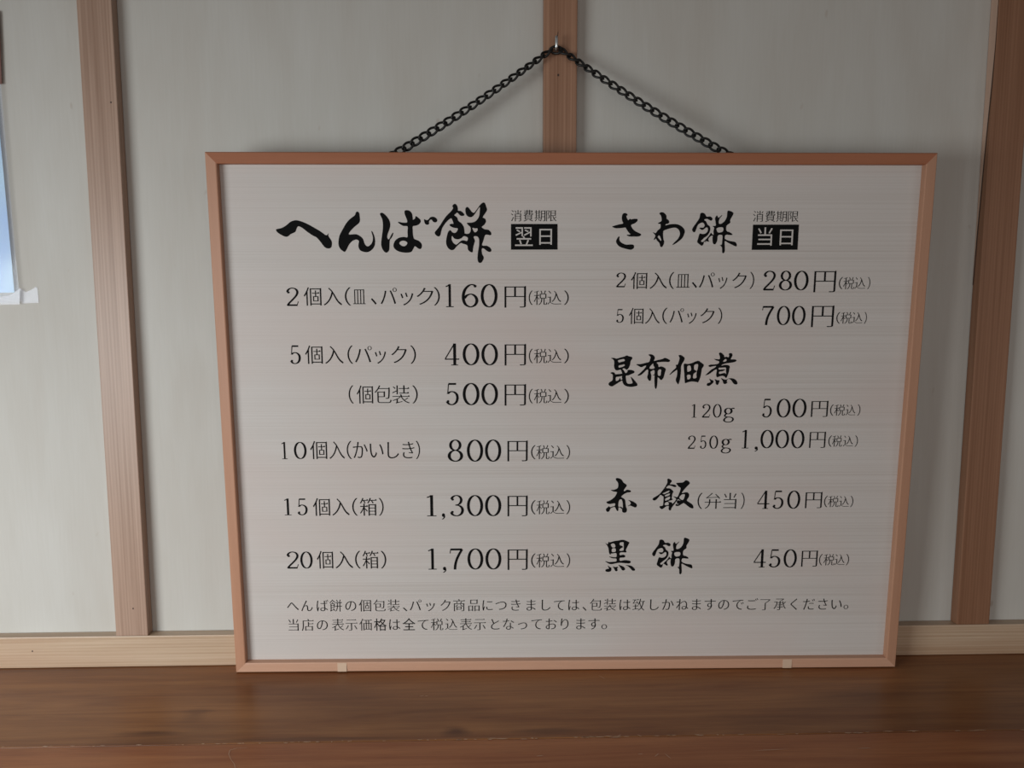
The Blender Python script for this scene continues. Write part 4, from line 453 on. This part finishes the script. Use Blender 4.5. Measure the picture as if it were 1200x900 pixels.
ROWS = [
["contents_line",[["2",1,75.1,88.3,417.5,437.0],["個",0,93.8,112.5,427.6,21.8],["入",0,114.7,134.2,427.6,21.8],["(",1,137.5,143.9,417.8,437.3],["皿",0,146.1,159.4,427.6,21.8],["パ",0,175.5,192.9,427.6,21.8],["ッ",0,196.8,210.5,427.6,21.8],["ク",0,214.1,231.9,427.6,21.8],[")",1,232.4,238.8,417.8,437.3],["、",1,165.2,171.1,418.8,425.7]]],
["price_line",[["1",1,245.2,253.5,416.0,440.6],["6",1,262.3,280.0,415.6,440.6],["0",1,282.6,300.6,415.6,440.6],["円",0,308.1,331.1,427.6,27.6],["(",1,334.1,338.3,418.2,433.6],["税",0,339.6,353.8,425.9,17.3],["込",0,354.3,369.0,425.9,17.3],[")",1,371.8,377.0,418.2,433.6]]],
["contents_line",[["5",1,76.1,87.7,354.8,375.2],["個",0,92.6,111.4,365.0,22.3],["入",0,113.9,133.6,364.9,22.3],["(",1,138.2,144.1,354.9,374.9],["パ",0,146.1,164.5,364.9,22.3],["ッ",0,167.7,179.7,364.9,22.3],["ク",0,185.5,202.2,364.9,22.3],[")",1,206.0,212.0,354.8,374.8]]],
["price_line",[["4",1,243.2,258.8,353.0,376.9],["0",1,262.6,280.7,353.0,376.9],["0",1,282.9,300.8,352.9,376.8],["円",0,308.1,331.3,365.2,28.2],["(",1,334.4,338.6,355.1,370.9],["税",0,339.9,354.2,363.0,17.7],["込",0,354.8,369.7,362.9,17.7],[")",1,372.5,377.8,355.0,370.8]]],
["contents_line",[["(",1,138.0,143.3,311.2,331.3],["個",0,146.8,164.5,321.2,22.4],["包",0,166.2,184.5,321.2,22.4],["装",0,185.4,204.2,321.2,22.4],[")",1,207.2,213.1,311.1,331.1]]],
["price_line",[["5",1,243.6,257.8,309.0,333.6],["0",1,262.2,280.5,308.9,333.6],["0",1,282.6,300.7,308.9,333.5],["円",0,308.0,331.4,321.0,28.7],["(",1,334.5,338.8,310.7,326.8],["税",0,340.2,354.6,318.8,18.0],["込",0,355.1,370.1,318.7,18.0],[")",1,373.0,378.3,310.6,326.7]]],
["contents_line",[["1",1,62.4,68.4,249.1,268.6],["0",1,75.8,89.6,249.1,268.5],["個",0,93.7,112.2,259.3,22.9],["入",0,114.5,131.4,259.2,22.9],["(",1,133.8,139.2,248.9,269.4],["か",0,140.7,156.8,259.1,22.9],["い",0,159.2,174.1,259.1,22.9],["し",0,178.6,191.1,259.0,22.9],["き",0,195.0,208.2,259.0,22.9],[")",1,209.9,214.4,248.6,269.2]]],
["price_line",[["8",1,244.9,261.9,245.3,270.5],["0",1,266.1,284.1,245.2,270.4],["0",1,286.1,304.1,245.1,270.4],["円",0,311.0,333.4,258.0,28.3],["(",1,337.1,342.2,247.8,263.8],["税",0,343.0,357.5,255.8,17.9],["込",0,358.5,373.7,255.7,17.9],[")",1,376.1,380.3,247.6,263.7]]],
["contents_line",[["1",1,62.3,69.9,184.7,204.1],["5",1,76.5,87.9,184.6,204.0],["個",0,94.1,113.0,194.1,22.9],["入",0,115.2,134.5,194.1,22.9],["(",1,137.7,143.7,183.7,204.2],["箱",0,146.2,165.0,193.9,22.9],[")",1,167.3,172.6,183.6,204.1]]],
["price_line",[["1",1,220.8,231.4,182.6,207.2],[",",1,237.3,241.1,178.8,186.0],["3",1,246.4,262.2,182.4,207.1],["0",1,265.6,283.7,182.4,207.0],["0",1,285.8,304.0,182.3,206.9],["円",0,311.0,333.5,194.9,29.0],["(",1,337.3,342.5,184.2,200.6],["税",0,343.4,358.0,192.4,18.3],["込",0,359.0,374.4,192.3,18.3],[")",1,376.8,381.1,184.1,200.4]]],
["contents_line",[["2",1,61.9,75.5,122.0,142.2],["0",1,77.3,91.1,121.9,142.1],["個",0,96.0,114.2,132.3,23.4],["入",0,116.6,136.4,132.2,23.4],["(",1,138.9,145.0,121.6,142.6],["箱",0,147.3,165.2,132.0,23.4],[")",1,167.8,173.9,121.5,142.4]]],
["price_line",[["1",1,221.2,230.8,119.8,144.8],[",",1,237.6,241.5,115.9,123.0],["7",1,245.7,260.8,119.6,144.7],["0",1,265.6,283.4,119.5,144.6],["0",1,285.9,303.9,119.4,144.5],["円",0,311.0,333.7,131.9,29.7],["(",1,337.6,342.8,121.4,138.2],["税",0,343.7,358.5,129.8,18.7],["込",0,359.5,375.0,129.7,18.7],[")",1,377.6,381.8,121.2,138.0]]],
["contents_line",[["2",1,427.5,438.1,436.9,452.5],["個",0,443.6,460.9,444.1,20.0],["入",0,463.7,482.2,444.1,20.0],["(",1,484.5,490.0,435.1,453.1],["皿",0,492.4,506.6,444.1,20.1],["パ",0,516.7,533.3,444.1,20.1],["ッ",0,537.4,547.1,444.1,20.1],["ク",0,552.6,567.8,444.1,20.1],[")",1,571.4,576.1,435.1,453.1],["、",1,509.1,514.7,436.1,442.5]]],
["price_line",[["2",1,585.8,599.1,433.4,454.4],["8",1,603.0,617.2,433.4,454.4],["0",1,619.1,634.8,433.4,454.4],["円",0,640.7,664.4,443.6,27.6],["(",1,667.8,672.0,434.7,447.6],["税",0,672.6,684.5,441.1,14.4],["込",0,685.0,696.5,441.1,14.4],[")",1,698.9,701.7,434.7,447.6]]],
["contents_line",[["5",1,428.3,436.7,398.9,413.7],["個",0,442.2,457.9,406.3,19.4],["入",0,459.8,475.5,406.3,19.4],["(",1,478.3,483.9,397.6,415.0],["パ",0,486.2,501.5,406.3,19.4],["ッ",0,505.2,515.4,406.3,19.4],["ク",0,519.5,534.8,406.3,19.4],[")",1,538.6,543.2,397.6,414.9]]],
["price_line",[["7",1,586.4,599.5,396.1,416.8],["0",1,602.6,617.1,396.0,416.8],["0",1,619.0,633.8,396.0,416.8],["円",0,640.3,664.6,406.2,28.0],["(",1,667.5,671.7,397.5,410.1],["税",0,672.3,684.3,403.8,14.1],["込",0,684.8,696.0,403.8,14.1],[")",1,697.9,700.7,397.4,410.1]]],
["weight_line",[["1",1,514.0,519.3,294.2,309.3],["2",1,525.3,534.5,294.1,309.3],["0",1,537.3,547.0,294.1,309.3],["g",1,549.1,561.2,288.5,305.1]]],
["price_line",[["5",1,591.7,602.5,294.0,315.1],["0",1,607.8,623.2,293.9,315.0],["0",1,625.2,640.9,293.9,315.0],["円",0,646.1,664.8,304.1,21.8],["(",1,667.2,671.0,295.8,308.5],["税",0,671.9,683.8,302.1,14.1],["込",0,684.6,695.4,302.1,14.1],[")",1,697.6,700.8,295.7,308.4]]],
["weight_line",[["2",1,510.8,519.4,258.9,273.9],["5",1,524.3,531.5,258.9,273.9],["0",1,534.8,544.5,258.8,273.8],["g",1,547.9,559.5,253.5,270.1]]],
["price_line",[["1",1,571.0,578.6,259.1,280.2],[",",1,585.4,589.2,255.4,261.2],["0",1,591.6,606.3,259.1,280.1],["0",1,608.2,623.4,259.0,280.1],["0",1,625.9,640.6,258.9,280.0],["円",0,646.3,664.3,269.1,22.1],["(",1,667.5,671.4,260.6,273.4],["税",0,671.7,682.8,267.0,14.3],["込",0,684.3,695.2,267.0,14.3],[")",1,697.2,700.5,260.5,273.3]]],
["contents_line",[["(",1,524.2,529.6,189.5,208.2],["弁",0,532.3,550.6,198.8,20.9],["当",0,553.4,567.9,198.8,20.9],[")",1,573.1,577.2,189.3,208.0]]],
["price_line",[["4",1,591.6,605.2,189.2,210.4],["5",1,608.8,621.1,189.1,210.4],["0",1,625.3,640.0,189.1,210.3],["円",0,645.8,664.7,199.7,22.6],["(",1,667.1,671.1,190.8,204.0],["税",0,671.8,683.6,197.4,14.7],["込",0,684.3,695.3,197.3,14.7],[")",1,696.8,700.1,190.7,203.8]]],
["price_line",[["4",1,590.9,604.8,119.8,141.5],["5",1,608.1,621.4,119.7,141.4],["0",1,625.0,640.1,119.6,141.3],["円",0,645.5,663.8,130.7,23.2],["(",1,665.7,669.6,121.9,135.4],["税",0,670.9,683.4,128.6,15.1],["込",0,683.9,695.1,128.5,15.1],[")",1,696.5,700.0,121.7,135.2]]],
["badge_caption",[["消",0,315.1,326.0,512.0,13.0],["費",0,328.4,338.3,512.1,13.0],["期",0,340.1,351.3,512.1,13.0],["限",0,352.3,363.2,512.1,13.0]]],
["badge_caption",[["消",0,571.7,582.4,511.5,12.6],["費",0,584.8,595.1,511.5,12.6],["期",0,596.3,607.6,511.5,12.6],["限",0,608.8,620.0,511.5,12.6]]],
["note_line",[["へ",2,66.4,15.1,77.5,16.1],["ん",2,82.2,15.1,77.5,16.1],["ば",2,99.7,15.1,77.4,16.1],["餅",2,115.2,15.1,77.3,16.1],["の",2,132.2,15.2,77.3,16.1],["個",2,148.7,15.2,77.2,16.1],["包",2,164.8,15.2,77.1,16.1],["装",2,180.8,15.2,77.1,16.1],["パ",2,205.6,15.2,77.0,16.1],["ッ",2,222.7,15.2,76.9,16.1],["ク",2,240.2,15.2,76.8,16.2],["商",2,255.4,15.2,76.8,16.2],["品",2,272.3,15.2,76.7,16.2],["に",2,287.9,15.2,76.6,16.2],["つ",2,303.5,15.2,76.6,16.2],["き",2,320.1,15.3,76.5,16.2],["ま",2,337.4,15.3,76.4,16.2],["し",2,353.9,15.3,76.4,16.2],["て",2,370.2,15.3,76.3,16.2],["は",2,386.2,15.3,76.2,16.2],["包",2,411.9,15.3,76.1,16.2],["装",2,428.1,15.3,76.1,16.2],["は",2,444.9,15.3,76.0,16.2],["致",2,460.9,15.3,75.9,16.2],["し",2,478.2,15.3,75.9,16.2],["か",2,494.3,15.3,75.8,16.2],["ね",2,510.9,15.4,75.7,16.2],["ま",2,527.2,15.4,75.7,16.2],["す",2,543.0,15.4,75.6,16.2],["の",2,558.9,15.4,75.5,16.2],["で",2,575.5,15.4,75.5,16.3],["ご",2,591.2,15.4,75.4,16.3],["了",2,606.8,15.4,75.3,16.3],["承",2,623.6,15.4,75.3,16.3],["く",2,640.4,15.4,75.2,16.3],["だ",2,657.1,15.4,75.1,16.3],["さ",2,673.3,15.4,75.1,16.3],["い",2,688.9,15.5,75.0,16.3],["、",1,191.4,196.3,69.9,74.5],["、",1,396.6,401.2,69.0,73.7],["。",1,697.6,703.0,68.7,73.9]]],
["note_line",[["当",2,66.2,15.2,54.3,16.2],["店",2,82.5,15.2,54.2,16.2],["の",2,99.0,15.2,54.2,16.2],["表",2,116.7,15.2,54.1,16.3],["示",2,132.2,15.2,54.1,16.3],["価",2,148.5,15.2,54.0,16.3],["格",2,165.1,15.2,53.9,16.3],["は",2,181.1,15.2,53.9,16.3],["全",2,197.9,15.3,53.8,16.3],["て",2,214.3,15.3,53.7,16.3],["税",2,230.0,15.3,53.7,16.3],["込",2,246.3,15.3,53.6,16.3],["表",2,263.0,15.3,53.6,16.3],["示",2,279.0,15.3,53.5,16.3],["と",2,296.3,15.3,53.4,16.3],["な",2,311.7,15.3,53.4,16.3],["っ",2,327.9,15.3,53.3,16.3],["て",2,344.4,15.3,53.3,16.3],["お",2,360.6,15.3,53.2,16.3],["り",2,376.3,15.3,53.1,16.3],["ま",2,394.6,15.4,53.1,16.3],["す",2,409.9,15.4,53.0,16.3],["。",1,418.7,425.2,46.4,52.2]]],
["badge_lettering",[["*翌",1,319.4,338.2,480.6,500.1],["*日",1,345.1,358.5,481.8,498.4]]],
["badge_lettering",[["*当",1,577.3,593.2,480.9,500.0],["*日",1,601.2,615.3,481.2,497.7]]],
]

# ---------------------------------------------------------------- lettering: outlines in a 1000-unit em, drawn strokes and brush outlines in mm on the panel
# Latin digits as pen strokes (unit height), swept with a nib broad across and thin along
def arc(cx, cy, rx, ry, a0=0, a1=360, n=28):
    return [(cx+rx*math.cos(math.radians(a0+(a1-a0)*k/n)), cy+ry*math.sin(math.radians(a0+(a1-a0)*k/n))) for k in range(n+1)]
def smooth(pts, closed=False, k=6):
    n = len(pts); out = []
    rng = n if closed else n-1
    for i in range(rng):
        g = (lambda j: pts[j % n]) if closed else (lambda j: pts[min(max(j, 0), n-1)])
        p0, p1, p2, p3_ = g(i-1), g(i), g(i+1), g(i+2)
        for s in range(k):
            t = s/k
            out.append(tuple(0.5*((2*p1[m_])+(-p0[m_]+p2[m_])*t+(2*p0[m_]-5*p1[m_]+4*p2[m_]-p3_[m_])*t*t+(-p0[m_]+3*p1[m_]-3*p2[m_]+p3_[m_])*t**3) for m_ in (0, 1)))
    if not closed: out.append(pts[-1])
    return out
A1, B1 = 0.062, 0.022
def S(pts, a=A1, b=B1, raw=False): return ('s', pts if raw else smooth(pts), a, b)
def DOT(x, y, r, ry=None): return ('d', x, y, r, ry or r)
DIG = {
 '0': [S(arc(.33, .5, .25, .478), .052, .022, True)],
 '1': [S([(.32, .97), (.32, .03)], .062, .02, True), S([(.12, .018), (.52, .018)], .01, .018, True), S([(.31, .955), (.22, .90), (.12, .87)], .03, .025)],
 '2': [DOT(.13, .74, .062, .055), S([(.08, .76), (.12, .88), (.22, .96), (.33, .978), (.47, .93), (.545, .80), (.53, .66), (.44, .50), (.28, .31), (.14, .15), (.07, .03)], .052, .026), S([(.06, .045), (.53, .045)], .02, .045, True), S([(.52, .06), (.575, .25)], .016, .02, True)],
 '3': [DOT(.13, .79, .058, .05), DOT(.11, .20, .062, .055), S([(.08, .81), (.14, .92), (.29, .98), (.42, .94), (.50, .82), (.49, .68), (.41, .57), (.26, .525)], .056, .022), S([(.26, .525), (.42, .50), (.53, .40), (.56, .26), (.50, .11), (.38, .03), (.26, .02), (.13, .07), (.06, .18)], .06, .022)],
 '4': [S([(.43, .97), (.43, .03)], .060, .02, True), S([(.42, .96), (.03, .29)], .022, .024, True), S([(.02, .275), (.62, .275)], .02, .026, True), S([(.28, .018), (.57, .018)], .01, .018, True)],
 '5': [S([(.14, .94), (.50, .94)], .02, .042, True), S([(.14, .94), (.10, .50)], .022, .02, True), S([(.10, .50), (.19, .575), (.30, .60), (.43, .565), (.53, .46), (.555, .31), (.51, .15), (.40, .05), (.27, .02), (.14, .06), (.06, .16)], .060, .024), DOT(.11, .17, .060, .052)],
 '6': [S([(.52, .92), (.40, .975), (.27, .93), (.14, .76), (.08, .53), (.085, .32), (.15, .13), (.27, .035), (.36, .025), (.48, .09), (.555, .25), (.53, .42), (.43, .54), (.32, .565), (.20, .51), (.11, .38)], .052, .024), DOT(.50, .895, .05, .045)],
 '7': [S([(.07, .935), (.57, .935)], .02, .045, True), S([(.07, .95), (.05, .76)], .016, .02, True), S([(.56, .93), (.44, .72), (.33, .48), (.27, .25), (.25, .03)], .055, .03)],
 '8': [S(arc(.32, .745, .19, .232), .052, .022, True), S(arc(.32, .268, .245, .245), .058, .022, True)],
 ',': [DOT(.10, .62, .10, .28), S([(.15, .62), (.17, .35), (.10, .12), (.02, 0)], .04, .05)],
 'g': [S(arc(.25, .45, .165, .19), .052, .022, True), S([(.16, .27), (.09, .19), (.10, .10), (.20, .06), (.38, .04), (.49, -.03), (.50, -.14), (.42, -.25), (.27, -.29), (.11, -.25), (.05, -.15), (.10, -.03), (.20, .04)], .042, .026), S([(.38, .58), (.46, .63), (.56, .62)], .02, .035)],
 '(': [S(arc(.62, .5, .52, .62, 128, 232, 14), .034, .012, True)],
 ')': [S(arc(-.3, .5, .52, .62, 52, -52, 14), .034, .012, True)],
}
def strokes_mesh(strokes):
    V = []; T = []
    for st in strokes:
        if st[0] == 'd':
            _, x, y, rx, ry = st; n = len(V); N_ = 14
            V += [(x+rx*math.cos(2*math.pi*k/N_), y+ry*math.sin(2*math.pi*k/N_)) for k in range(N_)]
            T += [(n, n+k, n+k+1) for k in range(1, N_-1)]
            continue
        _, pts, a, b = st; n = len(V); L_ = len(pts); closed = math.dist(pts[0], pts[-1]) < 1e-6
        for i in range(L_):
            p = pts[max(i-1, 0)] if not closed else pts[(i-1) % (L_-1)]
            q = pts[min(i+1, L_-1)] if not closed else pts[(i+1) % (L_-1)]
            tx, ty = q[0]-p[0], q[1]-p[1]; l = math.hypot(tx, ty) or 1; nx, ny = -ty/l, tx/l
            h = math.sqrt((a*nx)**2+(b*ny)**2); ox, oy = a*a*nx/h, b*b*ny/h
            V += [(pts[i][0]+ox, pts[i][1]+oy), (pts[i][0]-ox, pts[i][1]-oy)]
            if i: T += [(n+2*i-2, n+2*i-1, n+2*i+1), (n+2*i-2, n+2*i+1, n+2*i)]
    return V, T
def inside(p, lp_):
    c = False
    for i in range(len(lp_)):
        (x1, y1), (x2, y2) = lp_[i-1], lp_[i]
        if (y1 > p[1]) != (y2 > p[1]) and p[0] < (x2-x1)*(p[1]-y1)/(y2-y1)+x1: c = not c
    return c
def fill(loops):
    """each outline with the holes that lie in it, filled island by island"""
    par = [[j for j, q in enumerate(loops) if j != i and inside(lp_[0], q) and inside(lp_[len(lp_)//2], q)] for i, lp_ in enumerate(loops)]
    V = []; T = []
    for i, lp_ in enumerate(loops):
        if len(par[i]) % 2: continue
        grp = [lp_] + [loops[j] for j in range(len(loops)) if len(par[j]) == len(par[i])+1 and i in par[j]]
        tri = tessellate_polygon([[Vector((x, y, 0)) for x, y in q] for q in grp])
        n = len(V); V += [p for q in grp for p in q]; T += [tuple(n+k for k in t) for t in tri]
    return V, T
def pairs(c, s=1.0): return [(c[i]*s, c[i+1]*s) for i in range(0, len(c), 2)]
CACHE = {}
def glyph(ch):
    if ch not in CACHE:
        if ch in DIG: V, T = strokes_mesh(DIG[ch])
        else: V, T = fill([pairs(c, 0.001) for c in GLYPHS[ch]])
        xs = [v[0] for v in V]; ys = [v[1] for v in V]
        CACHE[ch] = (V, T, min(xs), max(xs), min(ys), max(ys))
    return CACHE[ch]
def flat(name, V, T, mat, depth):
    verts = [(x*0.001, depth, y*0.001) for x, y in V]
    me = bpy.data.meshes.new(name); me.from_pydata(verts, [], T); me.update()
    bm = bmesh.new(); bm.from_mesh(me)
    for f_ in bm.faces:
        if f_.normal.y > 0: f_.normal_flip()
    bm.to_mesh(me); bm.free(); me.materials.append(mat)
    o = bpy.data.objects.new(name, me); COL.objects.link(o); o.parent = panel
    return o
def write(name, items, mat, depth):
    V = []; T = []
    for ch, mode, a, b_, c, d in items:
        gv, gt, x0_, x1_, y0_, y1_ = glyph(ch)
        if mode == 0:   sx = (b_-a)/(x1_-x0_); sy = d; ox = a-x0_*sx; oy = c-0.38*sy
        elif mode == 1: sx = (b_-a)/(x1_-x0_); sy = (d-c)/(y1_-y0_); ox = a-x0_*sx; oy = c-y0_*sy
        else:           sx = b_; sy = d; ox = a-0.5*sx; oy = c-0.38*sy
        n = len(V); V += [(ox+x*sx, oy+y*sy) for x, y in gv]; T += [tuple(n+i for i in t) for t in gt]
    return flat(name, V, T, mat, depth)
INK = PD-0.00025
for name, items in ROWS: 
    if name == 'badge_lettering': write(name, items, M_BLANK, PD-0.0006)
    else: write(name, items, M_INK, INK)
for q in BADGES:
    flat('badge', pairs(q), [(0, 1, 2, 3)], M_INK, PD-0.0004)['label'] = 'black rectangular date badge'
for name, keys in TITLES:
    V = []; T = []
    for k in keys:
        v_, t_ = fill([smooth(pairs(c), True, 3) for c in BRUSH[k]])
        n = len(V); V += v_; T += [tuple(n+i for i in t) for t in t_]
    flat(name, V, T, M_INK, INK)['label'] = 'bold brush-written product name'
